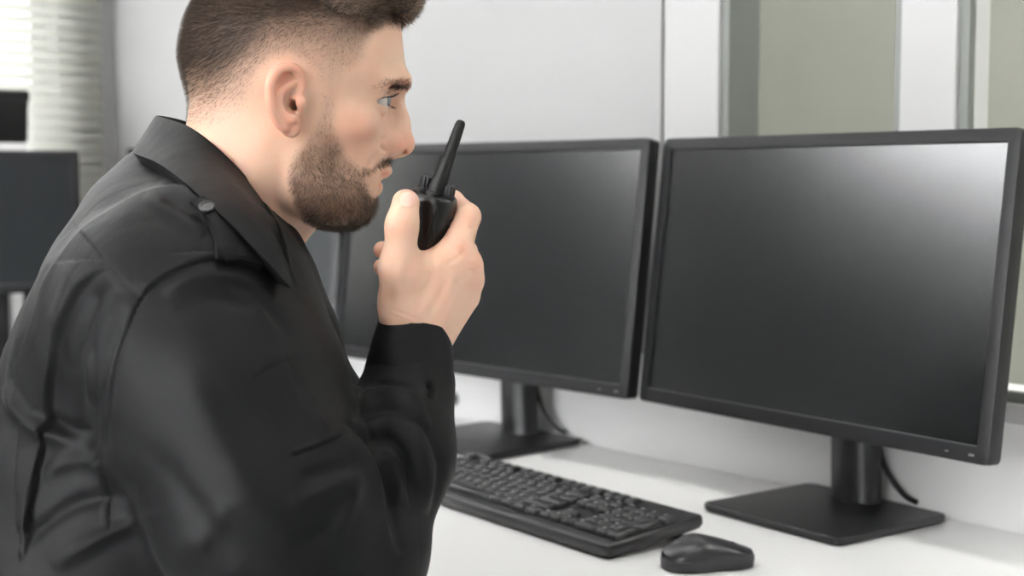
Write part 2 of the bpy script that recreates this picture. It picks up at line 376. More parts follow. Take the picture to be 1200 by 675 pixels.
def keymesh(wu, hu):
    k = (wu, hu)
    if k not in KM:
        b = bmesh.new(); w_, h_ = wu * U - .0022, hu * U * .97 - .0022
        loft(b, [[Vector((x, y, z)) for x, y in rrect(w_ - q, h_ - q, .0016, 3)] for z, q in ((0, -.0004), (.0035, .0012), (.0058, .0036), (.0064, .0052))])
        for f in b.faces: f.material_index = 0
        # printed legend: two small strokes
        lx = -w_ / 2 + .0042
        if hu <= 1.01:
            for a0, a1, b0, b1 in ((lx, lx + .0010, .0004, .0040), (lx, lx + .0028, .0032, .0042), (lx + .0019, lx + .0029, .0008, .0032)):
                f = b.faces.new([b.verts.new((x, y, .00655)) for x, y in ((a0, b0), (a1, b0), (a1, b1), (a0, b1))]); f.material_index = 1
        me = bpy.data.meshes.new('key'); b.to_mesh(me); b.free(); me.materials.append(M['key']); me.materials.append(M['legend']); KM[k] = me
        for p in me.polygons: p.use_smooth = True
        me.set_sharp_from_angle(angle=R(40))
    return KM[k]
x0 = -KL / 2 + .0085; yb = -KD / 2 + .0175
def key(ux, uy, wu, hu=1):
    o = bpy.data.objects.new('key', keymesh(wu, hu)); C.objects.link(o); o.parent = kb
    o.matrix_local = KP @ Matrix.Translation((x0 + (ux + wu / 2) * U, yb + (uy + hu / 2) * U * .97, .0162))
for row, ws in enumerate(((1.25, 1.25, 1.25, 6.25, 1.25, 1.25, 1.25, 1.25), (2.25, 1, 1, 1, 1, 1, 1, 1, 1, 1, 1, 2.75), (1.75, 1, 1, 1, 1, 1, 1, 1, 1, 1, 1, 1, 2.25), (1.5, 1, 1, 1, 1, 1, 1, 1, 1, 1, 1, 1, 1, 1.5), (1, 1, 1, 1, 1, 1, 1, 1, 1, 1, 1, 1, 1, 2))):
    x = 0
    for w_ in ws: key(x, row, w_); x += w_
for x in (0, 2, 3, 4, 5, 6.5, 7.5, 8.5, 9.5, 11, 12, 13, 14): key(x, 5.25, 1)
for x in (15.25, 16.25, 17.25):
    key(x, 5.25, 1); key(x, 4, 1); key(x, 3, 1); key(x, 0, 1)
key(16.25, 1, 1)
for r_ in range(1, 5):
    for c_ in range(3): key(18.5 + c_, r_, 1)
key(18.5, 0, 2); key(20.5, 0, 1); key(21.5, 0, 1, 2); key(21.5, 2, 1, 2); key(21.5, 4, 1)
for sx in (-1, 1):
    bm = bmesh.new(); y = KD / 2 - .022; x = sx * (KL / 2 - .03)
    p = KP @ Vector((x, y, 0))
    loft(bm, [[Vector((x + a * s_, y + b * s_ + dy, z)) for a, b in rrect(.022, .010, .003, 3)] for z, s_, dy in ((0, .9, .003), (.003, 1, .002), (p.z + .001, 1, 0))])
    obj('foot', bm, M['rubber'], kb, smooth=40)
bm = bmesh.new()
for q in range(3): box(bm, .155 + q * .018, .159 + q * .018, .0635, .0648, .0158, .0162)
bmesh.ops.transform(bm, matrix=KP, verts=bm.verts); obj('indicator_light', bm, M['lip'], kb)

# ------------------------------------------------------------------ mouse
mc = onz(829, 664, DESK); myaw = R(14)
T = Matrix.Translation((mc.x, mc.y, DESK + .0005)) @ Matrix.Rotation(myaw, 4, 'Z')     # +x is the front of the mouse
ms = empty('computer_mouse', T, 'black wireless mouse on the white desk beside the keyboard', 'mouse')
L, Wd = .100, .058
def plan(u, q=1.0):              # half width along the length, u in -1..1
    return Wd / 2 * q * (1 - abs(u) ** 3.2) ** (1 / 2.6) * (1 - .10 * math.exp(-((u - .1) / .35) ** 2))
def top(u): return .0355 * (1 - .42 * max(0, u + .25) ** 1.25 - .50 * max(0, -u - .25) ** 1.7 / (.75 ** 1.7)) 
bm = bmesh.new(); NU, NV = 36, 24; rows = []
for i in range(NU + 1):
    u = -math.cos(math.pi * i / NU) * .9995; hw = plan(u, .93); h = top(u); sh = .011 + .006 * math.exp(-((u - .25) / .5) ** 2)
    sh = min(sh, h * .8)
    rows.append([bm.verts.new((u * L / 2 * .985, hw * (-math.cos(math.pi * k / NV)), sh + (h - sh) * math.sin(math.pi * k / NV) ** .8)) for k in range(NV + 1)])
for a, b in zip(rows[:-1], rows[1:]):
    for k in range(NV): bm.faces.new((a[k], b[k], b[k + 1], a[k + 1]))
obj('top_shell', bm, M['mouse'], ms, smooth=True)
bm = bmesh.new(); rings = []
for z, q in ((0, .86), (.002, .93), (.008, 1.0), (.0115, 1.0)):
    pts = []
    for k in range(64):
        a = 2 * math.pi * k / 64; u = math.cos(a) * .9995; sg = 1 if math.sin(a) >= 0 else -1
        sh = min(.011 + .006 * math.exp(-((u - .25) / .5) ** 2), top(u) * .8)
        pts.append(Vector((u * L / 2 * (.94 + .06 * q), sg * plan(u, q * .98), z if z < .01 else sh + .0006)))
    rings.append(pts)
loft(bm, rings); obj('side_shell', bm, M['mside'], ms, smooth=50)
bm = bmesh.new()
wr = .0105; rings = []
for y, r_ in ((-.0035, wr * .9), (-.0025, wr), (.0025, wr), (.0035, wr * .9)):
    rings.append([Vector((.026 + r_ * math.cos(2 * math.pi * k / 24), y, .0142 + r_ * math.sin(2 * math.pi * k / 24))) for k in range(24)])
loft(bm, rings); obj('scroll_wheel', bm, M['rubber'], ms, smooth=40)
bm = bmesh.new()
for i in range(12):
    u0, u1 = .12 + .07 * i, .12 + .07 * (i + 1)
    if u1 > .97: break
    z0, z1 = top(u0) + .0002, top(u1) + .0002
    f = [bm.verts.new(p) for p in ((u0 * L / 2, -.0005, z0), (u1 * L / 2, -.0005, z1), (u1 * L / 2, .0005, z1), (u0 * L / 2, .0005, z0))]; bm.faces.new(f)
obj('button_split', bm, M['rubber'], ms)

# ------------------------------------------------------------------ small things on the low wall
so = RM @ Vector((s_px(532), -.0005, 0)); zso = at(532, 467, so.y).z
T = RM @ Matrix.Translation((s_px(532), -.0005, zso))
so = empty('cable_grommet', T, 'small dark round cable grommet on the low white wall behind the desk', 'grommet')
bm = bmesh.new()
rg = lambda r_, y: [Vector((r_ * math.cos(a), y, r_ * math.sin(a))) for a in [2 * math.pi * k / 24 for k in range(24)]]
loft(bm, [rg(.012, 0), rg(.012, -.002), rg(.010, -.004), rg(.007, -.0042), rg(.0065, -.001)], False, True); obj('rim', bm, M['socket'], so, smooth=40)
bm = bmesh.new(); loft(bm, [rg(.004, -.001), rg(.004, -.006), rg(.002, -.008)]); obj('plug', bm, M['rubber'], so, smooth=40)

# ------------------------------------------------------------------ far desk with two monitors by the blind
fy = y_px(20, XC + .45)
fd = make_desk('side_desk', RM @ Matrix.Translation((XC + .06, -1.9, DESK)) @ Matrix.Rotation(R(90), 4, 'Z'), 1.9, .7, 'pale side desk in front of the slatted blind, far behind the man')
def upright_monitor(px0, px1, v0, v1, dist, yawdeg, label, arm):
    yaw = R(yawdeg); pc = at((px0 + px1) / 2, (v0 + v1) / 2, dist)
    Wm = abs(px1 - px0) / FPX * dist / math.cos(yaw); Hm = abs(v1 - v0) / FPX * dist
    return pc, yaw, Wm, Hm
pc, yaw, Wm, Hm = upright_monitor(-180, 79, 176, 346, 2.75, 22, '', 0)
monitor((pc.x - math.sin(yaw) * .05, pc.y + math.cos(yaw) * .05), yaw, pc, yaw, R(2), Wm, Hm, 'dark blurred monitor standing on the side desk at the far left', 'monitors by the slatted blind', cable=0, z0=DESK, scr='screen_matt')
pc2, yaw2, Wm2, Hm2 = upright_monitor(-78, 27, 104, 166, 2.92, 22, '', 0)
T = Matrix.Translation(pc2) @ Matrix.Rotation(yaw2, 4, 'Z')
cb = empty('storage_box', T @ Matrix.Translation((0, .12, -Hm2 / 2)), 'black storage box on the raised shelf above the blurred side desk monitor', 'box')
bm = bmesh.new()
loft(bm, [[Vector((x, y, z)) for x, y in rrect(Wm2 - q, .20 - q, .008, 4)] for z, q in ((0, .012), (.004, .006), (Hm2 - .022, 0))]); obj('body', bm, M['rubber'], cb, smooth=40)
bm = bmesh.new()
loft(bm, [[Vector((x, y, z)) for x, y in rrect(Wm2 + .006 - q, .206 - q, .009, 4)] for z, q in ((Hm2 - .0215, 0), (Hm2 - .004, 0), (Hm2, .008))]); obj('lid', bm, M['rubber'], cb, smooth=40)
zs = pc2.z - Hm2 / 2 - .001
sh = empty('desk_shelf', Matrix.Translation((pc2.x, pc2.y, DESK + .0005)) @ Matrix.Rotation(yaw2, 4, 'Z'), 'pale raised shelf standing on the side desk behind the blurred monitor', 'shelf')
bm = bmesh.new(); box(bm, -Wm2 / 2 + .012, Wm2 / 2 - .003, .02, .23, zs - DESK - .018, zs - DESK - .0005, .002); obj('shelf_board', bm, M['desk'], sh)
for sx in (-1, 1):
    bm = bmesh.new(); x = sx * (Wm2 / 2 - .03); box(bm, x - .01, x + .01, .03, .22, 0, zs - DESK - .0185, .002); obj('side_panel', bm, M['desk'], sh)
# ------------------------------------------------------------------ implicit-surface sculpting kit
f4 = np.float32
class Field:
    def __init__(s, lo, hi, h):
        s.lo = np.array(lo, f4); s.h = h
        s.n = np.ceil((np.array(hi) - s.lo) / h).astype(int) + 1
        s.ax = [(s.lo[i] + h * np.arange(s.n[i])).astype(f4) for i in range(3)]
        s.f = np.full(s.n, 9.0, f4)
    def block(s, lo, hi):
        sl = []
        for i in range(3):
            a = max(0, int((lo[i] - s.lo[i]) / s.h)); b = min(s.n[i], int((hi[i] - s.lo[i]) / s.h) + 2)
            if b <= a: return None, None
            sl.append(slice(a, b))
        P = (s.ax[0][sl[0]][:, None, None], s.ax[1][sl[1]][None, :, None], s.ax[2][sl[2]][None, None, :])
        return tuple(sl), P
    def op(s, fn, lo, hi, k, mode='u'):
        m = k + 4 * s.h
        sl, P = s.block(np.array(lo) - m, np.array(hi) + m)
        if sl is None: return
        d = fn(*P).astype(f4); f = s.f[sl]
        if mode == 'u':
            if k > 0:
                h = np.clip(.5 + .5 * (f - d) / k, 0, 1); s.f[sl] = f + (d - f) * h - k * h * (1 - h)
            else: s.f[sl] = np.minimum(f, d)
        elif mode == 's':
            d = -d
            if k > 0:
                h = np.clip(.5 - .5 * (f - d) / k, 0, 1); s.f[sl] = f + (d - f) * h + k * h * (1 - h)
            else: s.f[sl] = np.maximum(f, d)
    def cone(s, a, b, ra, rb=None, k=.01, mode='u', lat=None, ls=1.0):      # tapered capsule; lat/ls squash along one axis
        rb = ra if rb is None else rb
        a = np.array(a, float); b = np.array(b, float); ab = b - a
        if lat is None:
            L2 = max(ab @ ab, 1e-12)
            def fn(X, Y, Z):
                t = np.clip(((X - a[0]) * ab[0] + (Y - a[1]) * ab[1] + (Z - a[2]) * ab[2]) / L2, 0, 1)
                return np.sqrt((X - a[0] - t * ab[0]) ** 2 + (Y - a[1] - t * ab[1]) ** 2 + (Z - a[2] - t * ab[2]) ** 2) - (ra + (rb - ra) * t)
        else:
            l = np.array(lat, float); q = (1 / ls - 1)
            ab2 = ab + l * (ab @ l) * q; L2 = max(ab2 @ ab2, 1e-12)
            def fn(X, Y, Z):
                x, y, z = X - a[0], Y - a[1], Z - a[2]; dl = (x * l[0] + y * l[1] + z * l[2]) * q
                x = x + dl * l[0]; y = y + dl * l[1]; z = z + dl * l[2]
                t = np.clip((x * ab2[0] + y * ab2[1] + z * ab2[2]) / L2, 0, 1)
                return np.sqrt((x - t * ab2[0]) ** 2 + (y - t * ab2[1]) ** 2 + (z - t * ab2[2]) ** 2) - (ra + (rb - ra) * t)
        rm = max(ra, rb) * max(1, ls)
        s.op(fn, np.minimum(a, b) - rm, np.maximum(a, b) + rm, k, mode)
    def chain(s, pts, rad, k=.01, mode='u', **kw):
        for i in range(len(pts) - 1): s.cone(pts[i], pts[i + 1], rad[i], rad[i + 1], k, mode, **kw)
    def ell(s, c, r, k=.01, mode='u', rot=None):
        c = np.array(c, float); r = np.array(r, float); rm = r.max(); rn = r.min()
        Rm = np.eye(3) if rot is None else np.array(rot)      # rows: the ellipsoid's axes
        def fn(X, Y, Z):
            x, y, z = X - c[0], Y - c[1], Z - c[2]
            q = [(Rm[i][0] * x + Rm[i][1] * y + Rm[i][2] * z) for i in range(3)]
            k0 = np.sqrt(sum((q[i] / r[i]) ** 2 for i in range(3))); k1 = np.sqrt(sum((q[i] / r[i] ** 2) ** 2 for i in range(3))) + 1e-9
            return k0 * (k0 - 1) / k1
        ext = rm if rot is not None else r
        s.op(fn, c - ext, c + ext, k, mode)
    def mesh(s):
        f = s.f; nx, ny, nz = s.n; pos = f > 0
        c = np.zeros((nx - 1, ny - 1, nz - 1), np.int8)
        for dx in (0, 1):
            for dy in (0, 1):
                for dz in (0, 1): c += pos[dx:nx - 1 + dx, dy:ny - 1 + dy, dz:nz - 1 + dz]
        idx = np.argwhere((c > 0) & (c < 8))
        num = -np.ones(c.shape, np.int64); num[tuple(idx.T)] = np.arange(len(idx))
        acc = np.zeros((len(idx), 3)); cnt = np.zeros(len(idx))
        cor = [(a, b, d) for a in (0, 1) for b in (0, 1) for d in (0, 1)]
        vals = {q: f[idx[:, 0] + q[0], idx[:, 1] + q[1], idx[:, 2] + q[2]].astype(float) for q in cor}
        for q in cor:
            for ax in range(3):
                if q[ax]: continue
                r = list(q); r[ax] = 1; r = tuple(r); a, b = vals[q], vals[r]; m = (a > 0) != (b > 0)
                t = np.where(m, a / np.where(m, a - b, 1), 0); p = np.tile(np.array(q, float), (len(idx), 1)); p[:, ax] += t
                acc += p * m[:, None]; cnt += m
        V = s.lo + s.h * (idx + acc / cnt[:, None])
        F = []
        for ax in range(3):
            o1, o2 = [(1, 2), (2, 0), (0, 1)][ax]
            A = np.argwhere(np.take(pos, range(s.n[ax] - 1), ax) != np.take(pos, range(1, s.n[ax]), ax))
            ok = (A[:, o1] > 0) & (A[:, o2] > 0) & (A[:, o1] < s.n[o1] - 1) & (A[:, o2] < s.n[o2] - 1); A = A[ok]
            e1 = np.zeros(3, int); e1[o1] = 1; e2 = np.zeros(3, int); e2[o2] = 1
            q = [num[tuple((A - d).T)] for d in (e1 * 0, e1, e1 + e2, e2)]
            q = np.stack(q, 1); fl = pos[tuple(A.T)]
            q[fl] = q[fl][:, ::-1]; F.append(q)
        F = np.concatenate(F); F = F[(F >= 0).all(1)]
        return V, F
def smooth_mesh(V, F, it, lam=.5):
    e = np.concatenate([F[:, [0, 1]], F[:, [1, 2]], F[:, [2, 3]], F[:, [3, 0]]])
    for i in range(it):
        for l_ in (lam, -lam * 1.04):
            A = np.zeros_like(V); n = np.zeros(len(V))
            for k in range(3): A[:, k] = np.bincount(e[:, 0], V[e[:, 1], k], len(V)) + np.bincount(e[:, 1], V[e[:, 0], k], len(V))
            n = np.bincount(e[:, 0], minlength=len(V)) + np.bincount(e[:, 1], minlength=len(V))
            V = V + l_ * (A / np.maximum(n, 1)[:, None] - V)
    return V
def vnormals(V, F):
    n = np.cross(V[F[:, 2]] - V[F[:, 0]], V[F[:, 3]] - V[F[:, 1]]); N = np.zeros_like(V)
    for k in range(3):
        for j in range(4): N[:, k] += np.bincount(F[:, j], n[:, k], len(V))
    return N / (np.linalg.norm(N, axis=1)[:, None] + 1e-12)
def npmesh(name, V, F, m, parent=None, col=None):
    me = bpy.data.meshes.new(name); me.vertices.add(len(V)); me.vertices.foreach_set('co', np.asarray(V, f4).ravel())
    k = F.shape[1]; me.loops.add(F.size); me.loops.foreach_set('vertex_index', F.astype(np.int32).ravel())
    me.polygons.add(len(F)); me.polygons.foreach_set('loop_start', np.arange(0, F.size, k, dtype=np.int32))
    me.polygons.foreach_set('use_smooth', np.ones(len(F), bool))
    me.update(calc_edges=True); me.validate()
    for q in (m if isinstance(m, (list, tuple)) else [m]): me.materials.append(q)
    if col is not None:
        for nm, c in col.items():
            a = me.attributes.new(nm, 'FLOAT', 'POINT'); a.data.foreach_set('value', np.asarray(c, f4))
    o = bpy.data.objects.new(name, me); C.objects.link(o)
    if parent: o.parent = parent
    return o
_c, _s = math.cos(PITCH), math.sin(PITCH)
def proj(V):                     # places of the scene -> where the photograph shows them
    x, y, z = V[:, 0], V[:, 1], V[:, 2] - CAMZ; d = y * _c - z * _s; u = y * _s + z * _c
    return np.stack([600 + FPX * x / d, 337.5 - FPX * u / d], 1)
def W3(px, py, d): return np.array(at(px, py, d))
def seg_dist(P, line):           # distance to a polyline and position along it (0..1)
    line = np.array(line, float); best = np.full(len(P), 1e9); par = np.zeros(len(P))
    Ls = np.linalg.norm(np.diff(line, axis=0), axis=1); tot = Ls.sum(); acc = 0
    for a, b, L in zip(line[:-1], line[1:], Ls):
        ab = b - a; t = np.clip(((P - a) @ ab) / (L * L), 0, 1); d = np.linalg.norm(P - a - t[:, None] * ab, axis=1)
        m = d < best; best[m] = d[m]; par[m] = (acc + t[m] * L) / tot; acc += L
    return best, par
def side(P, line):               # +1 on the left of the direction of travel (photo axes), -1 on its right
    line = np.array(line, float); best = np.full(len(P), 1e9); sg = np.ones(len(P))
    for a, b in zip(line[:-1], line[1:]):
        ab = b - a; t = np.clip(((P - a) @ ab) / (ab @ ab), 0, 1); d = np.linalg.norm(P - a - t[:, None] * ab, axis=1)
        m = d < best; best[m] = d[m]; q = P[m] - a; sg[m] = np.where(ab[0] * q[:, 1] - ab[1] * q[:, 0] > 0, 1, -1)
    return sg
def subdivide(V, F):
    e = np.concatenate([F[:, [0, 1]], F[:, [1, 2]], F[:, [2, 3]], F[:, [3, 0]]]); es = np.sort(e, 1)
    u, inv = np.unique(es, axis=0, return_inverse=True); inv = inv.reshape(4, -1) + len(V)
    n = len(V) + len(u); c = n + np.arange(len(F))
    V2 = np.concatenate([V, (V[u[:, 0]] + V[u[:, 1]]) / 2, V[F].mean(1)])
    F2 = np.concatenate([np.stack([F[:, k], inv[k], c, inv[k - 1]], 1) for k in range(4)])
    return V2, F2
def curve2(pts, n=8):
    return [tuple(p)[:2] for p in smoothpath([(x, y, 0) for x, y in pts], n)]
def sculpt(V, F, strokes):       # fold and seam strokes: (points in the photo, width px, height m, fade)
    N = vnormals(V, F); P = proj(V); view = V - np.array(CAM); view /= np.linalg.norm(view, axis=1)[:, None]
    face = np.clip(-(N * view).sum(1) * 3, 0, 1)
    D = np.zeros(len(V))
    for pts, wd, hgt, fade, *step in strokes:
        ln = np.array(curve2(pts)); lo = ln.min(0) - 3 * wd; hi = ln.max(0) + 3 * wd
        m = np.where((P > lo).all(1) & (P < hi).all(1) & (face > 0))[0]
        if not len(m): continue
        d, t = seg_dist(P[m], ln)
        e = np.ones_like(t)
        if fade: e = np.clip(np.minimum(t, 1 - t) * 4, 0, 1) ** .7
        if step:                 # overlapping cloth: one side raised, falling off over step[0] px
            sd = d * side(P[m], ln)
            e = np.clip(np.minimum(t, 1 - t) * 9, 0, 1)
            D[m] += hgt * e * face[m] / (1 + np.exp(-sd / (wd * .35))) * np.exp(-(np.clip(sd, 0, None) / step[0]) ** 1.5)
        else: D[m] += hgt * np.exp(-(d / wd) ** 2) * e * face[m]
    return V + N * D[:, None]

# ------------------------------------------------------------------ skin and hair materials
def skin_material():
    m = bpy.data.materials.new('skin'); m.use_nodes = True; nt = m.node_tree; b = nt.nodes['Principled BSDF']; L = nt.links
    def attr(n): a = nt.nodes.new('ShaderNodeAttribute'); a.attribute_name = n; return a.outputs['Fac']
    def mix(f, a, c):
        x = nt.nodes.new('ShaderNodeMix'); x.data_type = 'RGBA'
        L.new(f, x.inputs[0])
        if isinstance(a, tuple): x.inputs[6].default_value = (*a, 1)
        else: L.new(a, x.inputs[6])
        x.inputs[7].default_value = (*c, 1); return x.outputs[2]
    tc = nt.nodes.new('ShaderNodeTexCoord')
    n = nt.nodes.new('ShaderNodeTexNoise'); n.inputs['Scale'].default_value = 70; n.inputs['Detail'].default_value = 5; L.new(tc.outputs['Object'], n.inputs['Vector'])
    mr = nt.nodes.new('ShaderNodeMapRange'); mr.inputs['From Min'].default_value = .35; mr.inputs['From Max'].default_value = .7; mr.inputs['To Max'].default_value = .35; L.new(n.outputs['Fac'], mr.inputs['Value'])
    c = mix(mr.outputs['Result'], (.70, .455, .335), (.63, .37, .26))
    c = mix(attr('red'), c, (.64, .26, .18))
    c = mix(attr('stubble'), c, (.12, .08, .058))
    c = mix(attr('nail'), c, (.82, .54, .46))
    L.new(c, b.inputs['Base Color'])
    b.inputs['Roughness'].default_value = .48; b.inputs['Specular IOR Level'].default_value = .4
    b.inputs['Subsurface Weight'].default_value = .25; b.inputs['Subsurface Radius'].default_value = (1, .35, .2); b.inputs['Subsurface Scale'].default_value = .006
    v = nt.nodes.new('ShaderNodeTexVoronoi'); v.inputs['Scale'].default_value = 900; L.new(tc.outputs['Object'], v.inputs['Vector'])
    bp = nt.nodes.new('ShaderNodeBump'); bp.inputs['Strength'].default_value = .22; bp.inputs['Distance'].default_value = .0004
    L.new(v.outputs['Distance'], bp.inputs['Height']); L.new(bp.outputs['Normal'], b.inputs['Normal'])
    return m
M['skin'] = skin_material()
def hair_material(name, c0, c1):
    m = mat(name, c0, .45, .4); nt = m.node_tree; b = nt.nodes['Principled BSDF']
    h = nt.nodes.new('ShaderNodeHairInfo'); x = nt.nodes.new('ShaderNodeMix'); x.data_type = 'RGBA'
    x.inputs[6].default_value = (*c0, 1); x.inputs[7].default_value = (*c1, 1)
    pw = nt.nodes.new('ShaderNodeMath'); pw.operation = 'POWER'; pw.inputs[1].default_value = 1.8
    nt.links.new(h.outputs['Random'], pw.inputs[0]); nt.links.new(pw.outputs[0], x.inputs[0]); nt.links.new(x.outputs[2], b.inputs['Base Color']); return m
M['hair_strand'] = hair_material('brown_hair_strand', (.022, .014, .010), (.14, .096, .070))
M['beard'] = hair_material('brown_beard_strand', (.026, .015, .009), (.16, .10, .06))
M['top_strand'] = hair_material('top_hair_strand', (.040, .026, .018), (.36, .255, .185))
M['hair'] = mat('brown_hair', (.030, .020, .015), .5, .5, noise=.35, nscale=120)

# ------------------------------------------------------------------ head frame: a forward, b towards his left, c up
HTH = R(8.7 + 1.0)
HO = W3(345, 130, 1.22)
HA = np.array([math.cos(HTH), math.sin(HTH), 0]); HB = np.array([-math.sin(HTH), math.cos(HTH), 0]); HC = np.array([0, 0, 1.0])
HM = np.stack([HA, HB, HC])
def hp(px, py, b=0.0):           # point of the plane b = const of the head seen at a pixel
    r = np.array(ray(px, py)); o = np.array(CAM) - HO
    t = (b - o @ HB) / (r @ HB); q = o + t * r
    return np.array([q @ HA, b, q @ HC])
def hw(P): return HO + P @ HM    # head frame -> place

prof = [(471, 43), (467, 15), (454, -10), (427, -32), (390, -46), (345, -52), (300, -46), (262, -28), (237, -2), (223, 26), (217, 52), (216.5, 80),
        (220, 108), (226, 140), (236, 170), (262, 205), (300, 235), (340, 250), (362, 254), (385, 256), (406, 256), (418, 252), (426, 245), (427, 237), (428, 230),
        (437, 222), (444, 208), (451, 195), (455, 182), (457, 168), (459, 150), (462, 136), (466, 122), (470, 112), (474.5, 102), (475.5, 92), (474.5, 75), (472.5, 58)]
PP = np.array([hp(u, v)[[0, 2]] for u, v in prof])
PP = np.array([tuple(p)[:2] for p in smoothpath([(x, y, 0) for x, y in list(PP) + [PP[0]]], 4)])[:-1]
def poly_sd(X, Y, P):
    d = np.full(np.broadcast(X, Y).shape, 1e9); ins = np.zeros(d.shape, bool)
    for (x0, y0), (x1, y1) in zip(P, np.roll(P, -1, 0)):
        ex, ey = x1 - x0, y1 - y0; t = np.clip(((X - x0) * ex + (Y - y0) * ey) / (ex * ex + ey * ey + 1e-18), 0, 1)
        d = np.minimum(d, (X - x0 - t * ex) ** 2 + (Y - y0 - t * ey) ** 2)
        c = (y0 > Y) != (y1 > Y); ins ^= c & (X < (x1 - x0) * (Y - y0) / (y1 - y0 + 1e-18) + x0)
    d = np.sqrt(d); return np.where(ins, d, -d)
vc = lambda v: hp(345, v)[2]
_vs = [-60, 0, 60, 110, 150, 190, 225, 262]
_cw = [vc(v) for v in _vs][::-1]
_wm = [.070, .0755, .0765, .073, .067, .061, .053, .044][::-1]
_ll = [.092, .088, .084, .088, .092, .092, .086, .070][::-1]

HF = Field((-.125, -.098, -.20), (.125, .098, .155), .00125)
def head_base(X, Y, Z):
    A_, C_ = X[:, 0, 0], Z[0, 0, :]
    d2 = poly_sd(A_[:, None], C_[None, :], PP)
    Wm = np.interp(C_, _cw, _wm)[None, :]; L = np.interp(C_, _cw, _ll)[None, :]
    q = np.clip(1 - d2 / L, 0, 3)[:, None, :]; p = np.interp(C_, _cw, [2.1, 2.1, 1.95, 1.82, 1.75, 1.75, 1.8, 1.9][::-1])[None, None, :]
    r = (q ** p + (np.abs(Y) / Wm[:, None, :]) ** p) ** (1 / p)
    return (r - 1) * np.minimum(L, Wm)[:, None, :] * .9
HF.op(head_base, HF.lo, HF.lo + HF.h * HF.n, 0)
H = HF
for sg in (-1, 1):
    # jaw
    H.chain([hp(407, 237, 0) + (0, sg * .012, 0), hp(390, 235, 0) + (0, sg * .034, 0), hp(352, 224, 0) + (0, sg * .050, 0), hp(345, 180, 0) + (0, sg * .056, 0)], [.0135, .014, .014, .012], k=.022)
    H.ell(hp(401, 148, 0) + (0, sg * .044, 0), (.026, .016, .014), k=.02)            # cheekbone
    H.ell(hp(410, 196, 0) + (0, sg * .028, 0), (.020, .016, .028), k=.02)            # cheek beside the mouth
    H.chain([hp(470, 97, 0) + (0, sg * .009, 0), hp(465, 97, 0) + (0, sg * .026, 0), hp(447, 104, 0) + (0, sg * .043, 0)], [.0065, .0065, .005], k=.012)   # brow ridge
H.ell(hp(374, 229, 0), (.038, .036, .013), k=.02)                                   # floor of the jaw
H.ell(hp(411, 240, 0), (.0100, .018, .0115), k=.012)                                 # chin
H.chain([hp(312, 150), hp(300, 185), hp(258, 262), hp(215, 345)], [.052, .054, .058, .064], k=.02, lat=(0, 1, 0), ls=1.0)    # neck
H.chain([hp(318, 165) + (0, -.048, 0), hp(300, 215) + (0, -.048, 0), hp(305, 285) + (0, -.024, 0)], [.010, .010, .009], k=.02)
H.chain([hp(352, 258), hp(322, 300)], [.010, .012], k=.02)                           # throat
# eye sockets and nose
ES = [(sg, hp(441.5, 117.5, -.031) * (1, 0, 1) + (0, sg * .031, 0)) for sg in (-1, 1)]
for sg, e in ES:
    H.ell(e + (.016, 0, .001), (.013, .0165, .0105), k=.012, mode='s')
    H.ell(e + (-.002, 0, 0), (.0145, .0145, .0140), k=.004)
H.chain([hp(463, 116), hp(463.5, 130), hp(466.5, 146), hp(470.5, 167)], [.0062, .0072, .0085, .0100], k=.008)
H.ell(hp(470, 169), (.0108, .0108, .0098), k=.006)
for sg in (-1, 1):
    H.ell(hp(459.5, 170.5) + (0, sg * .0142, 0), (.0108, .0070, .0082), k=.003)
    H.chain([hp(462, 140) + (0, sg * .006, 0), hp(452, 168) + (0, sg * .013, 0)], [.006, .007], k=.012)
    H.chain([hp(472, 178.5) + (0, sg * .0058, 0), hp(463, 178) + (0, sg * .0075, 0), hp(461, 172) + (0, sg * .007, 0)], [.0026, .0034, .003], k=.002, mode='s')
for sg in (-1, 1): H.ell(hp(468.5, 177, 0) + (0, sg * .0085, 0), (.0042, .0036, .0019), k=.0012, mode='s')
H.chain([hp(468, 177), hp(459, 181)], [.0042, .0045], k=.004)
# mouth: parted lips
for sg in (-1, 1):
    H.chain([hp(450, 200.5), hp(446.5, 202.5) + (0, sg * .010, 0), hp(434, 208) + (0, sg * .023, 0)], [.0058, .0052, .0032], k=.005)
    H.chain([hp(438, 219), hp(437, 218.5) + (0, sg * .010, 0), hp(429, 211.5) + (0, sg * .022, 0)], [.0062, .0056, .0032], k=.005)
    H.chain([hp(452, 209.5), hp(446, 209.5) + (0, sg * .009, 0), hp(433, 209.5) + (0, sg * .020, 0)], [.0042, .0036, .0012], k=.003, mode='s')
# open the lids
for sg, e in ES:
    H.ell(e + (.0068, sg * .003, -.0008), (.0118, .0146, .0038), k=.0015, mode='s', rot=((1, 0, 0), (0, math.cos(.08), -sg * math.sin(.08)), (0, sg * math.sin(.08), math.cos(.08))))
    H.ell(e + (-.0005, 0, 0), (.0121, .0121, .0121), k=.0, mode='s')
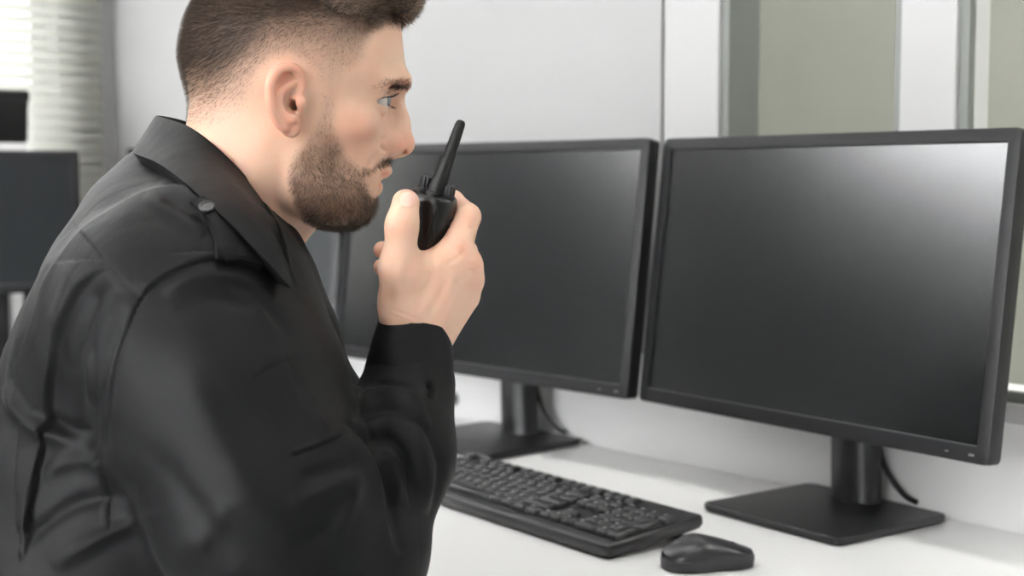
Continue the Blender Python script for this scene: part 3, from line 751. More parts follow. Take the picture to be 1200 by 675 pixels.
# ears
def ear(sg):
    def q(u, v, out): p = hp(u, v, -.074); return np.array([p[0], sg * out, p[2]])
    H.ell(q(336, 112, .0745), (.0145, .0060, .0235), k=.006, rot=((.97, -.26 * sg, 0), (.26 * sg, .97, 0), (0, 0, 1)))
    H.ell(q(341, 148, .0760), (.0085, .0042, .0095), k=.005)
    H.ell(q(342, 120, .083), (.0085, .0105, .0125), k=.004, mode='s')
    H.ell(q(338, 100, .0850), (.0085, .0060, .0080), k=.004, mode='s')
    rim = [(344, 116, .0755), (352, 108, .0750), (354, 95, .0760), (348, 83, .0800), (337, 79.5, .0835), (325, 84, .0860), (317.5, 97, .0875), (316, 112, .0875), (318.5, 128, .0860), (325, 142, .0830), (334, 151, .0795)]
    rim = [tuple(p) for p in smoothpath(rim, 4)]
    H.chain([q(*p) for p in rim], list(np.interp(np.linspace(0, 1, len(rim)), [0, .2, .6, 1], [.0022, .0031, .0036, .0036])), k=.0022)
    ah = [(347, 96, .0765), (336, 101, .0790), (328, 109, .0815), (326, 121, .0820), (330, 132, .0810), (338, 139, .0800), (345, 140, .0790)]
    ah = [tuple(p) for p in smoothpath(ah, 3)]
    H.chain([q(*p) for p in ah], list(np.interp(np.linspace(0, 1, len(ah)), [0, .4, 1], [.0018, .0030, .0030])), k=.003)
    H.chain([q(352, 114, .0745), q(352.5, 121, .0785), q(352, 128, .0755)], [.003, .0036, .003], k=.003)
    H.chain([q(345, 123, .074), q(349, 124, .062)], [.0044, .0030], k=.002, mode='s')
ear(-1); ear(1)
hv, hf = HF.mesh(); hv = smooth_mesh(hv, hf, 3)
hv = (sculpt(hw(hv), hf, [([(452, 158), (447.5, 165), (448, 173), (453, 179)], 2.0, -.0028, True), ([(446, 176), (438, 186), (431, 198)], 3.5, -.0010, True),
                          ([(434, 119), (425, 122), (416, 127)], 3, -.0004, True), ([(440, 126), (450, 128), (458, 124)], 3, -.0006, True),
                          ([(442, 109), (452, 106), (464, 108)], 2.2, -.0010, True), ([(436, 225), (430, 232), (431, 240)], 4, -.0008, True)]) - HO) @ HM.T
# ------------------------------------------------------------------ right hand around the radio
tb = [(473, 360, 1.128), (468, 311, 1.108), (471, 264, 1.103), (475.5, 238, 1.108)]
fing = [
    ([(533, 298, 1.126), (547.5, 254, 1.145), (531, 236, 1.170), (512, 236, 1.182)], [.0128, .0106, .0086, .0074]),
    ([(546, 311, 1.132), (545, 295, 1.172), (524, 266, 1.192), (486, 266, 1.186)], [.0125, .0098, .0086, .0076]),
    ([(549, 328, 1.145), (549, 310, 1.182), (502, 296, 1.199), (448, 293, 1.178)], [.0118, .0094, .0084, .0074]),
    ([(544, 348, 1.156), (540, 336, 1.186), (500, 318, 1.195), (447, 313, 1.170)], [.0108, .0086, .0076, .0068]),
]
wr = W3(487, 392, 1.143)
fa = W3(474, 470, 1.115)
NF = Field(W3(400, 480, 1.14) - (0, .10, 0), W3(600, 190, 1.14) + (0, .11, 0), .0011)
def w(p): return W3(*p)
NF.chain([fa, wr], [.030, .0245], k=.01, lat=(.45, .89, 0), ls=.86)
for (pts, rad), wo in zip(fing, (-.010, -.003, .004, .010)):
    b = wr + np.array((.014 * (1 if wo > 0 else -.3), wo, .004))
    NF.cone(b, w(pts[0]), .0155, rad[0], k=.016)
for pts, rad in fing:
    G = Field(NF.lo, NF.lo + NF.h * (NF.n - 1), NF.h) if 0 else None
    NF.chain([w(p) for p in pts], rad, k=.0035)
NF.cone(wr + (-.008, -.006, .010), w(tb[0]), .0165, .0162, k=.012)
NF.chain([w(p) for p in tb], [.0162, .0142, .0116, .0108], k=.008)
NF.cone(w((468, 322, 1.110)), w((530, 304, 1.128)), .0098, .0110, k=.014)              # web between thumb and finger
NF.ell(w((490, 345, 1.132)), (.026, .017, .026), k=.02)
nv, nf = NF.mesh(); nv = smooth_mesh(nv, nf, 3)
hs = [([(462, 262), (473, 265), (484, 262)], 1.6, -.0004, True), ([(462, 258), (473, 261), (484, 258)], 1.3, -.0003, True),
      ([(520, 300), (505, 335), (492, 372)], 6, .0007, True), ([(535, 318), (519, 350), (503, 380)], 6, .0007, True), ([(541, 336), (528, 360), (514, 385)], 5, .0006, True),
      ([(452, 367), (475, 376), (500, 388)], 2, -.0005, True), ([(453, 361), (476, 369), (503, 381)], 2, -.0004, True),
      ([(466, 226), (465, 236), (468, 243)], 1.2, -.0005, True), ([(468, 243), (478, 245), (487, 242)], 1.2, -.0004, True),
      ([(541, 262), (549, 268), (556, 266)], 2, -.0004, True), ([(537, 250), (545, 244), (553, 243)], 1.5, -.0003, True)]
hs += [([(545, 292), (536, 302), (524, 308)], 3, -.0012, True), ([(552, 318), (543, 326), (532, 330)], 3, -.0012, True), ([(536, 284), (540, 291), (538, 300)], 5, .0012, True), ([(552, 303), (555, 310), (551, 316)], 4, .0012, True),
       ([(484, 300), (478, 320), (474, 345)], 7, -.0012, True), ([(512, 312), (500, 340), (488, 366)], 6, -.0010, True), ([(527, 326), (514, 352), (500, 376)], 5, -.0010, True), ([(466, 300), (460, 306), (458, 316)], 5, .0004, True)]
nv = sculpt(nv, nf, hs)
# a plain inner body that joins head, neck and arm under the clothes
BF = Field((-.62, .86, .50), (.05, 1.62, 1.24), .008)
sp_ = [hw(np.array([hp(258, 262)]))[0], W3(190, 400, 1.235), W3(150, 620, 1.23), W3(120, 900, 1.22)]
TL = np.array([-math.sin(R(24)), math.cos(R(24)), 0])
BF.chain(sp_, [.055, .085, .10, .11], k=.05, lat=TL, ls=1.3)
BF.chain([W3(250, 300, 1.18), W3(250, 390, 1.08), W3(395, 735, 1.0), fa, wr], [.05, .045, .034, .026, .022], k=.02)
bv, bf = BF.mesh()
# left hand lying on the desk behind the raised arm
LH = Field((-.30, 1.08, DESK - .012), (.06, 1.44, DESK + .10), .0016)
lw, ld = np.array(W3(395, 660, 1.33)), np.array((.62, -.78, 0.0))
lw[2] = DESK + .034; lx = np.array((.78, .62, 0.0))
LH.cone(lw - ld * .06, lw, .027, .023, k=.01)
for k_, (o_, l1, r_) in enumerate(((-.030, .062, .0088), (-.010, .070, .0090), (.010, .066, .0086), (.028, .054, .0078))):
    m_ = lw + ld * .085 + lx * o_; LH.cone(lw + lx * o_ * .4, m_, .015, r_ + .003, k=.014)
    LH.chain([m_, m_ + ld * l1 * .5 + lx * o_ * .10 + (0, 0, -.004), m_ + ld * l1 * .85 + lx * o_ * .15 + (0, 0, -.014), m_ + ld * l1 * 1.1 + lx * o_ * .15 + (0, 0, -.021)], [r_ + .002, r_ + .0005, r_, r_ - .001], k=.003)
LH.chain([lw + ld * .02 - lx * .02, lw + ld * .055 - lx * .048 + (0, 0, -.006), lw + ld * .085 - lx * .058 + (0, 0, -.015), lw + ld * .105 - lx * .056 + (0, 0, -.020)], [.015, .012, .0105, .009], k=.006)
lv, lf = LH.mesh(); lv = smooth_mesh(lv, lf, 2)

# colour fields of the skin
def mir(hv_): q = hv_.copy(); q[:, 1] = -np.abs(q[:, 1]); return proj(hw(q))
def inpoly(P, poly): return poly_sd(P[:, 0], P[:, 1], np.array(poly, float))
scalp = [(474, 38), (455, 36), (440, 44), (434, 58), (431, 72), (424, 80), (408, 88), (400, 104), (396, 124), (379, 124), (373, 104), (366, 92), (352, 78), (338, 70), (322, 74), (310, 86), (303, 104), (296, 122), (284, 138), (268, 152), (246, 158), (222, 158), (195, 150), (190, 0), (230, -90), (400, -100), (500, -30)]
beardp = [(377, 108), (398, 108), (397, 128), (396, 148), (402, 165), (411, 182), (424, 194), (436, 196), (446, 184), (457, 181), (468, 186), (460, 193), (450, 196), (436, 203), (430, 209), (432, 214), (436, 226), (448, 228), (445, 262), (420, 285), (380, 275), (356, 262), (342, 240), (333, 214), (336, 194), (346, 174), (360, 156), (372, 136)]
def stub_scalp(P):
    d = inpoly(P, scalp); e = np.clip(d / 14, 0, 1)
    lo = np.where(P[:, 0] < 300, 150, 96); hi = np.where(P[:, 0] < 300, 60, 8)
    lo = np.interp(P[:, 0], [250, 320, 400, 440], [160, 92, 105, 75]); hi = np.interp(P[:, 0], [250, 320, 400, 440], [62, 10, -4, 20])
    g = np.clip((lo - P[:, 1]) / (lo - hi), 0, 1)
    return e * (.12 + .88 * g ** 1.3) * (d > 0)
def stub_beard(P):
    d = inpoly(P, beardp); e = np.clip(d / np.where((P[:, 0] > 424) & (P[:, 1] < 206), 4, 9), 0, 1)
    g = np.interp(P[:, 1], [108, 160, 185, 235], [.30, .45, .65, 1.0])
    return e * g * (d > 0)
Pm = mir(hv)
st = np.maximum(stub_scalp(Pm), stub_beard(Pm) * .6)
def blob(P, u, v, r): return np.exp(-((P[:, 0] - u) ** 2 + (P[:, 1] - v) ** 2) / r ** 2)
lat_ = np.abs(hv[:, 1])
earm = ((lat_ > .0765) & (Pm[:, 0] > 300) & (Pm[:, 0] < 362) & (Pm[:, 1] > 68) & (Pm[:, 1] < 165))
red = .55 * blob(Pm, 474, 168, 14) + .35 * blob(Pm, 420, 152, 24) + .42 * earm + .12 * blob(Pm, 335, 75, 18)
lips = (np.abs(hv[:, 1]) < .026) & (Pm[:, 0] > 428)
lipd = np.minimum(seg_dist(Pm, [(454, 203), (446, 204), (433, 208.5)])[0], seg_dist(Pm, [(444, 216), (437, 215.5), (430, 211.5)])[0])
red = np.clip(red + .8 * lips * np.clip(1.25 - lipd / 5.0, 0, 1), 0, 1)
st = np.clip(st * (1 - earm), 0, 1); st = np.where(lips & (lipd < 4.2), 0, st)
Pn = proj(nv)
nred = .35 * blob(Pn, 548, 254, 9) + .38 * blob(Pn, 541, 290, 9) + .35 * blob(Pn, 557, 312, 9) + .3 * blob(Pn, 556, 335, 9) + .45 * blob(Pn, 476, 224, 14) + .25 * blob(Pn, 470, 262, 10) + .35 * (Pn[:, 0] < 458) * (nv[:, 1] > 1.150)
nview = nv[:, 1] < 1.106
nail = np.clip(1.3 - np.maximum(np.abs(Pn[:, 0] - 477.5) / 7.5, np.abs(Pn[:, 1] - 231.5) / 10.5) ** 2 * .9, 0, 1) * (nv[:, 1] < 1.112)
nail = nail * 0
HWv = hw(hv)
allV = np.concatenate([HWv, nv, bv, lv]); allF = np.concatenate([hf, nf + len(HWv), bf + len(HWv) + len(nv), lf + len(HWv) + len(nv) + len(bv)])
z0 = np.zeros(len(bv) + len(lv))
body = npmesh('person', allV, allF, M['skin'], col={'red': np.concatenate([red, nred, z0]), 'stubble': np.concatenate([st, 0 * nred, z0]), 'nail': np.concatenate([0 * red, nail, z0])})
tag(body, 'bearded man in a black uniform jacket talking into a handheld radio at the desk', 'person')

# thumb nail, a thin curved plate
from mathutils.bvhtree import BVHTree
def cast_patch(B, name, rows, thick, m, parent, lift):
    bm = bmesh.new(); G = []
    for r in rows:
        gr = []
        for p in r:
            d_ = ray(*p).normalized(); h = B.ray_cast(CAM, d_); gr.append((h[0], h[1]) if h[0] is not None else (G[-1][len(gr)] if G else (at(p[0], p[1], 1.1), -d_)))
        G.append(gr)
    T = [[bm.verts.new(p + n * (lift + thick)) for p, n in r] for r in G]; Bo = [[bm.verts.new(p - n * .001) for p, n in r] for r in G]
    nr, nc = len(T), len(T[0])
    for a in range(nr - 1):
        for b in range(nc - 1): bm.faces.new((T[a][b], T[a + 1][b], T[a + 1][b + 1], T[a][b + 1]))
    for a in range(nr - 1):
        for b in (0, nc - 1): bm.faces.new((T[a][b], T[a + 1][b], Bo[a + 1][b], Bo[a][b]))
    for b in range(nc - 1):
        for a in (0, nr - 1): bm.faces.new((T[a][b], T[a][b + 1], Bo[a][b + 1], Bo[a][b]))
    bmesh.ops.recalc_face_normals(bm, faces=bm.faces[:]); return obj(name, bm, m, parent, smooth=60)
M['nail'] = mat('nail', (.74, .47, .38), .28, .5, noise=.03)
HBV = BVHTree.FromPolygons([tuple(v) for v in nv], [tuple(int(i) for i in f_) for f_ in nf])
rows = []
for k in range(9):
    t_ = k / 8; v_ = 225.5 + 16.5 * t_; hw_ = 8.2 * math.sqrt(max(.12, 1 - abs(2 * t_ - 1.06) ** 4)); cx_ = 478.2 - 1.6 * t_
    rows.append([(cx_ + hw_ * (j / 4 - 1), v_) for j in range(9)])
cast_patch(HBV, 'thumbnail', rows, .0005, M['nail'], body, .0001)
# eyes
def eye_mat():
    m = bpy.data.materials.new('eyeball'); m.use_nodes = True; nt = m.node_tree; b = nt.nodes['Principled BSDF']; L = nt.links
    tc = nt.nodes.new('ShaderNodeTexCoord'); sp = nt.nodes.new('ShaderNodeSeparateXYZ'); r = nt.nodes.new('ShaderNodeValToRGB')
    L.new(tc.outputs['Object'], sp.inputs[0]); mr = nt.nodes.new('ShaderNodeMapRange'); mr.inputs['From Max'].default_value = .0125
    L.new(sp.outputs['X'], mr.inputs['Value']); L.new(mr.outputs['Result'], r.inputs['Fac'])
    e = r.color_ramp.elements; e[0].position = 0; e[0].color = (.55, .50, .47, 1); e[1].position = 1; e[1].color = (.01, .01, .01, 1)
    for p, c in ((.84, (.54, .49, .46, 1)), (.86, (.06, .07, .08, 1)), (.95, (.16, .20, .22, 1)), (.965, (.01, .01, .01, 1))): q = e.new(p); q.color = c
    L.new(r.outputs['Color'], b.inputs['Base Color']); b.inputs['Roughness'].default_value = .08
    return m
EM = eye_mat()
for sg, e in ES:
    bm = bmesh.new(); bmesh.ops.create_uvsphere(bm, u_segments=32, v_segments=24, radius=.0119)
    o = obj('eyeball', bm, EM, body, smooth=True)
    c = hw(e[None])[0]; o.matrix_local = Matrix.Translation(c) @ Matrix.Rotation(HTH + R(-20), 4, 'Z') @ Matrix.Rotation(R(3), 4, 'Y')

# ------------------------------------------------------------------ hair strands
rng = np.random.default_rng(5)
def strands(name, roots, dirs, lens, rad, m, parent, bend=None, jit=.25, nseg=4):
    n = len(roots); cu = bpy.data.hair_curves.new(name); cu.add_curves([nseg + 1] * n)
    d = dirs + rng.normal(0, jit, dirs.shape); d /= np.linalg.norm(d, axis=1)[:, None]
    P = np.zeros((n, nseg + 1, 3)); P[:, 0] = roots; cur = d.copy()
    bend = np.zeros(3) if bend is None else bend
    for i in range(1, nseg + 1):
        cur = cur + (bend + rng.normal(0, jit * .35, d.shape)) / nseg; cur /= np.linalg.norm(cur, axis=1)[:, None]
        P[:, i] = P[:, i - 1] + cur * (lens / nseg)[:, None]
    cu.attributes['position'].data.foreach_set('vector', P.astype(f4).ravel())
    a = cu.attributes.get('radius') or cu.attributes.new('radius', 'FLOAT', 'POINT')
    rr = np.tile(np.linspace(1, .45, nseg + 1), n) * np.repeat(rad * rng.uniform(.7, 1.2, n), nseg + 1)
    a.data.foreach_set('value', rr.astype(f4))
    cu.materials.append(m); o = bpy.data.objects.new(name, cu); C.objects.link(o); o.parent = parent
    return o
hn = vnormals(hv, hf)
fc = hv[hf].mean(1); fnr = hn[hf].mean(1); fA = np.linalg.norm(np.cross(hv[hf[:, 2]] - hv[hf[:, 0]], hv[hf[:, 3]] - hv[hf[:, 1]]), axis=1) / 2
fP = mir(fc)
def pick(dens):
    n = rng.poisson(np.clip(dens, 0, None) * fA); i = np.repeat(np.arange(len(fc)), n)
    t = rng.uniform(0, 1, (len(i), 2)); q = hv[hf[i]]
    p = (q[:, 0] * ((1 - t[:, :1]) * (1 - t[:, 1:])) + q[:, 1] * (t[:, :1] * (1 - t[:, 1:])) + q[:, 2] * (t[:, :1] * t[:, 1:]) + q[:, 3] * ((1 - t[:, :1]) * t[:, 1:]))
    return i, p
ear_f = (np.abs(fc[:, 1]) > .0765) & (fP[:, 0] > 300) & (fP[:, 0] < 362) & (fP[:, 1] > 68)
# clipped sides and back
ss = stub_scalp(fP) * ~ear_f
i, p = pick(1.5e6 * ss * np.clip(.3 + ss, 0, 1))
gr = np.array([-.55, 0, -.8])
dd = fnr[i] * .75 + gr * .8 + (fP[i][:, 1] < 30)[:, None] * np.array([-.2, 0, .3])
ln = .0016 + .0065 * ss[i] ** 1.6
strands('clipped_hair', hw(p), dd @ HM, ln, .000065, M['hair_strand'], body, jit=.28, nseg=3)
# beard
sb = stub_beard(fP) * ~ear_f * ~((np.abs(fc[:, 1]) < .025) & (seg_dist(fP, [(454, 203), (446, 204), (433, 208.5)])[0] < 3.5))
i, p = pick(7.5e5 * sb * np.clip(.25 + sb, 0, 1) * np.where((fP[:, 0] > 424) & (fP[:, 1] < 206), 1.5, 1))
und = np.clip(-fnr[i][:, 2:3] * 1.6, 0, 1)
dd = fnr[i] * (.50 - .18 * und) + (1 - und) * np.array([.02, 0, -.75]) + und * np.array([-.25, 0, -.1]) * np.ones((len(i), 1)) + (fP[i][:, 0] < 380)[:, None] * np.array([-.15, 0, .0])
ln = .002 + .0042 * sb[i]
strands('beard', hw(p), dd @ HM, ln, .00009, M['beard'], body, jit=.32, nseg=4)
# eyebrows and lashes
bd, bt = seg_dist(fP, curve2([(476, 98.5), (466, 98), (453, 97), (438, 103)]))
wv = np.interp(bt, [0, .3, .7, 1], [5.5, 5.0, 3.4, 1.6]); eb = (bd < wv) * (np.abs(fc[:, 1]) > .007) * (fnr[:, 0] > -.2)
i, p = pick(9e5 * eb * np.interp(bt, [0, .35, 1], [1.3, 1.0, .5]))
dd = fnr[i] * .5 + np.array([-.45, 0, .12]) + np.sign(p[:, 1:2]) * np.array([[0, .7, 0]])
strands('eyebrow', hw(p), dd @ HM, np.full(len(i), .0068), .00011, M['hair_strand'], body, jit=.22, nseg=3)
lr, ldir, ll_ = [], [], []
for sg, e in ES:
    for k in range(260):
        a = R(rng.uniform(-78, 66)) * -sg; line = k < 170; up = line or rng.uniform() < .7
        rr_ = .0139 + rng.normal(0, .0002); zz_ = (.0037 * math.cos(a * .92) if up else -.0046 * math.cos(a * .9)) - .0006 + rng.normal(0, .0002)
        h_ = math.sqrt(max(rr_ ** 2 - zz_ ** 2, 1e-8)); lr.append(e + np.array([h_ * math.cos(a), h_ * math.sin(a), zz_]))
        ldir.append((math.cos(a) * .9, math.sin(a) * .9, (.1 if line else .3) if up else -.75)); ll_.append(.0022 if line else (.0062 if up else .0042))
lr, ldir = np.array(lr), np.array(ldir)
strands('eyelashes', hw(lr), ldir @ HM, np.array(ll_), .00009, M['hair'], body, bend=np.array([0, 0, .4]), jit=.10, nseg=3)
# longer top: a sculpted mass with strands over it
QF = Field((-.13, -.10, .03), (.155, .10, .19), .002)
QF.chain([hp(300, -26), hp(350, -40), hp(400, -38), hp(436, -20)], [.047, .051, .048, .036], k=.03, lat=(0, 1, 0), ls=1.22)
for b_ in (-.034, -.012, .012, .034):
    QF.chain([hp(420, -24) + (0, b_, 0), hp(450, -20) + (0, b_ * .95, 0), hp(466, -4) + (0, b_ * .9, 0)], [.030, .019, .0085], k=.015)
    QF.chain([hp(460, -8) + (0, b_ * .9, 0), hp(471, 8) + (0, b_ * .9 - .003, 0)], [.010, .004], k=.01)
QF.chain([hp(372, -10, -.058), hp(405, 5, -.058), hp(427, 16, -.050)], [.010, .012, .009], k=.012)
QF.chain([hp(372, -10, -.058) * (1, -1, 1), hp(405, 5, -.058) * (1, -1, 1), hp(427, 16, -.050) * (1, -1, 1)], [.010, .012, .009], k=.012)
qv, qf = QF.mesh(); qv = smooth_mesh(qv, qf, 2)
qn = vnormals(qv, qf)
lock = np.sin(qv[:, 1] * 420 + np.sin(qv[:, 0] * 60) * 1.5 + qv[:, 2] * 120) * .0012 + np.sin(qv[:, 1] * 190 + qv[:, 0] * 90) * .0012
qv = qv + qn * lock[:, None]
hair = npmesh('hair', hw(qv), qf, M['hair'], body)
fcq = qv[qf].mean(1); fnq = vnormals(qv, qf)[qf].mean(1); aq = np.linalg.norm(np.cross(qv[qf[:, 2]] - qv[qf[:, 0]], qv[qf[:, 3]] - qv[qf[:, 1]]), axis=1) / 2
n = rng.poisson(aq * 1.1e6); i = np.repeat(np.arange(len(fcq)), n); p = qv[qf[i]].mean(1) + rng.normal(0, .0008, (len(i), 3))
clump = np.stack([np.sin(fcq[:, 1] * 240 + a_ + fcq[:, 0] * 130) * np.cos(fcq[:, 2] * 170 + fcq[:, 0] * 90 + a_ * 2) for a_ in (0, 1.7, 3.9)], 1)
fwd = np.clip((p[:, 0] - .02) / .06, 0, 1)[:, None]
dd = fnq[i] * .35 + fwd * np.array([.75, 0, -.15]) + clump[i] * .5 + (1 - fwd) * np.array([.45, 0, .05]) + np.sign(p[:, 1:2]) * np.clip(np.abs(p[:, 1:2]) / .06, 0, 1) * np.array([[0, .3, -.6]])
o = strands('hair_strands', hw(p), dd @ HM, (.012 - .0045 * fwd[:, 0]) * rng.uniform(.4, 1.4, len(i)), .00013, M['top_strand'], hair, jit=.26, nseg=5, bend=np.array([.05, .05, -.2]))
# ------------------------------------------------------------------ handheld radio
ra, rb_ = W3(496, 296, 1.150), W3(508, 230, 1.139)
RU = (rb_ - ra) / np.linalg.norm(rb_ - ra)
rx = np.array((.90, -.38, -.10)); rx = rx - RU * (rx @ RU); rx /= np.linalg.norm(rx); ry = np.cross(RU, rx)
RT = Matrix([[rx[0], ry[0], RU[0], rb_[0]], [rx[1], ry[1], RU[1], rb_[1]], [rx[2], ry[2], RU[2], rb_[2]], [0, 0, 0, 1]])
# origin at the middle of the top face; x across the image, y away from the viewer, z up the radio
rd = empty('two_way_radio', RT, 'black handheld two-way radio with stubby antenna gripped in his raised hand', 'radio')
bm = bmesh.new()
def sq(wx, wy, z, ox=0, oy=0, e=2.6, n=40):
    out = []; wx *= .98; wy *= .92
    for k in range(n):
        a = 2 * math.pi * k / n; c, s_ = math.cos(a), math.sin(a)
        out.append(Vector((ox + wx / 2 * math.copysign(abs(c) ** (2 / e), c), oy + wy / 2 * math.copysign(abs(s_) ** (2 / e), s_), z)))
    return out
loft(bm, [sq(.026, .022, .0035), sq(.034, .029, .0028), sq(.0385, .0325, .0005), sq(.0405, .034, -.004), sq(.041, .035, -.012), sq(.039, .0345, -.030), sq(.0375, .034, -.055), sq(.039, .034, -.088), sq(.037, .032, -.096), sq(.030, .026, -.099)])
obj('body', bm, M['radio'], rd, smooth=40)
bm = bmesh.new()        # long moulded edge down the near face
pts = [Vector((.0105 + .0010 * t, -.0152 + .0012 * abs(t - .4), -.004 - .062 * t)) for t in [k / 10 for k in range(11)]]
tube(bm, pts, [.0006] + [.0016] * 9 + [.0008], 8); obj('moulded_edge', bm, M['radio'], rd, smooth=True)
bm = bmesh.new()        # push-to-talk pad with grip ribs on the far right side
loft(bm, [[Vector((.0176 + q, y * s_, -.026 + z * s_)) for y, z in rrect(.016, .034, .004, 4)] for q, s_ in ((-.003, 1), (.0012, 1), (.0018, .85))])
for k in range(5):
    z = -.014 - .0055 * k; box(bm, .0186, .0204, -.0065, .0065, z - .001, z + .001, .0004, 1)
obj('talk_button', bm, M['rubber'], rd, smooth=40)
def knob(x, y, r_, h, name):
    b = bmesh.new(); n = 48; rg = lambda rr, z, rib: [Vector((x + (rr + (rib if k % 4 < 2 else 0)) * math.cos(2 * math.pi * k / n), y + (rr + (rib if k % 4 < 2 else 0)) * math.sin(2 * math.pi * k / n), z)) for k in range(n)]
    loft(b, [rg(r_ + .0012, .0015, 0), rg(r_ + .0012, .004, 0), rg(r_, .0045, 0), rg(r_, .0055, .0006), rg(r_ * .94, h - .001, .0006), rg(r_ * .86, h, .0002)])
    obj(name, b, M['plastic'], rd, smooth=35)
knob(-.0098, .0040, .0050, .0140, 'channel_knob'); knob(.0128, -.0010, .0046, .0130, 'volume_knob')
at_ = RT.inverted() @ at(541, 141, 1.128)
b0 = Vector((.0030, -.0050, .001)); dv = (at_ - b0).normalized(); Lr = (at_ - b0).length
bm = bmesh.new()
tube(bm, [b0 + dv * t for t in (0, .004, .0045, .008, .012, Lr * .55, Lr - .004, Lr - .0012, Lr)], [.0082, .0080, .0072, .0069, .0066, .0050, .0041, .0034, .0018], 20)
obj('antenna', bm, M['rubber'], rd, smooth=40)
bm = bmesh.new()        # grille slots of the speaker side, turned to his face
for k in range(6): box(bm, -.0186, -.0176, -.010, .010, -.020 - k * .004, -.0185 - k * .004)
obj('speaker_grille', bm, M['plastic2'], rd)
bm = bmesh.new()
loft(bm, [sq(.020, .004, -.012, 0, .0175, 4, 20), sq(.020, .005, -.05, 0, .0185, 4, 20), sq(.018, .004, -.075, 0, .0172, 4, 20)]); obj('belt_clip', bm, M['plastic'], rd, smooth=40)

# ------------------------------------------------------------------ uniform jacket
def cloth(name, col, rough=.75, spec=.25):
    m = mat(name, col, rough, spec, noise=.10, nscale=14)
    nt = m.node_tree; b = nt.nodes['Principled BSDF']; b.inputs['Sheen Weight'].default_value = .02; b.inputs['Sheen Roughness'].default_value = .4
    tc = nt.nodes.new('ShaderNodeTexCoord'); wv_ = nt.nodes.new('ShaderNodeTexWave'); wv_.inputs['Scale'].default_value = 420; wv_.bands_direction = 'DIAGONAL'; wv_.inputs['Distortion'].default_value = 1.5
    n2 = nt.nodes.new('ShaderNodeTexNoise'); n2.inputs['Scale'].default_value = 38; n2.inputs['Detail'].default_value = 5
    nt.links.new(tc.outputs['Object'], wv_.inputs['Vector']); nt.links.new(tc.outputs['Object'], n2.inputs['Vector'])
    b1 = nt.nodes.new('ShaderNodeBump'); b1.inputs['Strength'].default_value = .12; b1.inputs['Distance'].default_value = .0003
    b2 = nt.nodes.new('ShaderNodeBump'); b2.inputs['Strength'].default_value = .35; b2.inputs['Distance'].default_value = .0025
    nt.links.new(wv_.outputs['Fac'], b1.inputs['Height']); nt.links.new(n2.outputs['Fac'], b2.inputs['Height'])
    nt.links.new(b2.outputs['Normal'], b1.inputs['Normal']); nt.links.new(b1.outputs['Normal'], b.inputs['Normal'])
    return m
M['cloth'] = cloth('black_twill', (.0046, .0046, .0052), .55, .12)
M['button'] = mat('black_button', (.008, .008, .008), .45, .5, noise=.05)
TF = np.array([math.cos(R(24)), math.sin(R(24)), 0])
JF = Field((-.80, .84, .52), (.10, 1.66, 1.26), .0038)
J = JF
# trunk, leaning forward
J.chain([W3(210, 254, 1.258), W3(222, 300, 1.25)], [.050, .06], k=.03)
J.chain([W3(222, 300, 1.24), W3(216, 338, 1.235), W3(204, 430, 1.235), W3(175, 600, 1.23), W3(130, 760, 1.22), W3(120, 1000, 1.21)], [.060, .094, .128, .150, .155, .155], k=.05, lat=TL, ls=1.28)
# shoulders
J.chain([W3(186, 335, 1.20), W3(182, 400, 1.19)], [.056, .072], k=.06)
J.chain([W3(205, 318, 1.185), W3(192, 365, 1.16)], [.052, .070], k=.07)
J.chain([W3(244, 318, 1.18), W3(228, 346, 1.11)], [.042, .078], k=.08)
J.chain([W3(225, 268, 1.27), W3(175, 320, 1.38)], [.070, .078], k=.05)
# right sleeve (near)
SLV = [W3(232, 385, 1.085), W3(268, 470, 1.06), W3(322, 600, 1.025), W3(372, 735, 1.0)]
J.chain(SLV, [.088, .083, .078, .062], k=.035)
FOR = [W3(375, 745, 1.0), W3(412, 655, 1.035), W3(459, 535, 1.088), W3(479, 450, 1.125)]
J.chain(FOR, [.056, .0525, .0465, .0375], k=.018)
# left sleeve, hidden side
LS = [W3(190, 350, 1.42), W3(200, 520, 1.50), W3(255, 630, 1.47), W3(330, 650, 1.39), W3(392, 662, 1.332)]
LS[-1][2] = DESK + .042; LS[-2][2] = DESK + .062; LS[-3][2] = DESK + .085
J.chain(LS, [.080, .072, .060, .048, .034], k=.03)
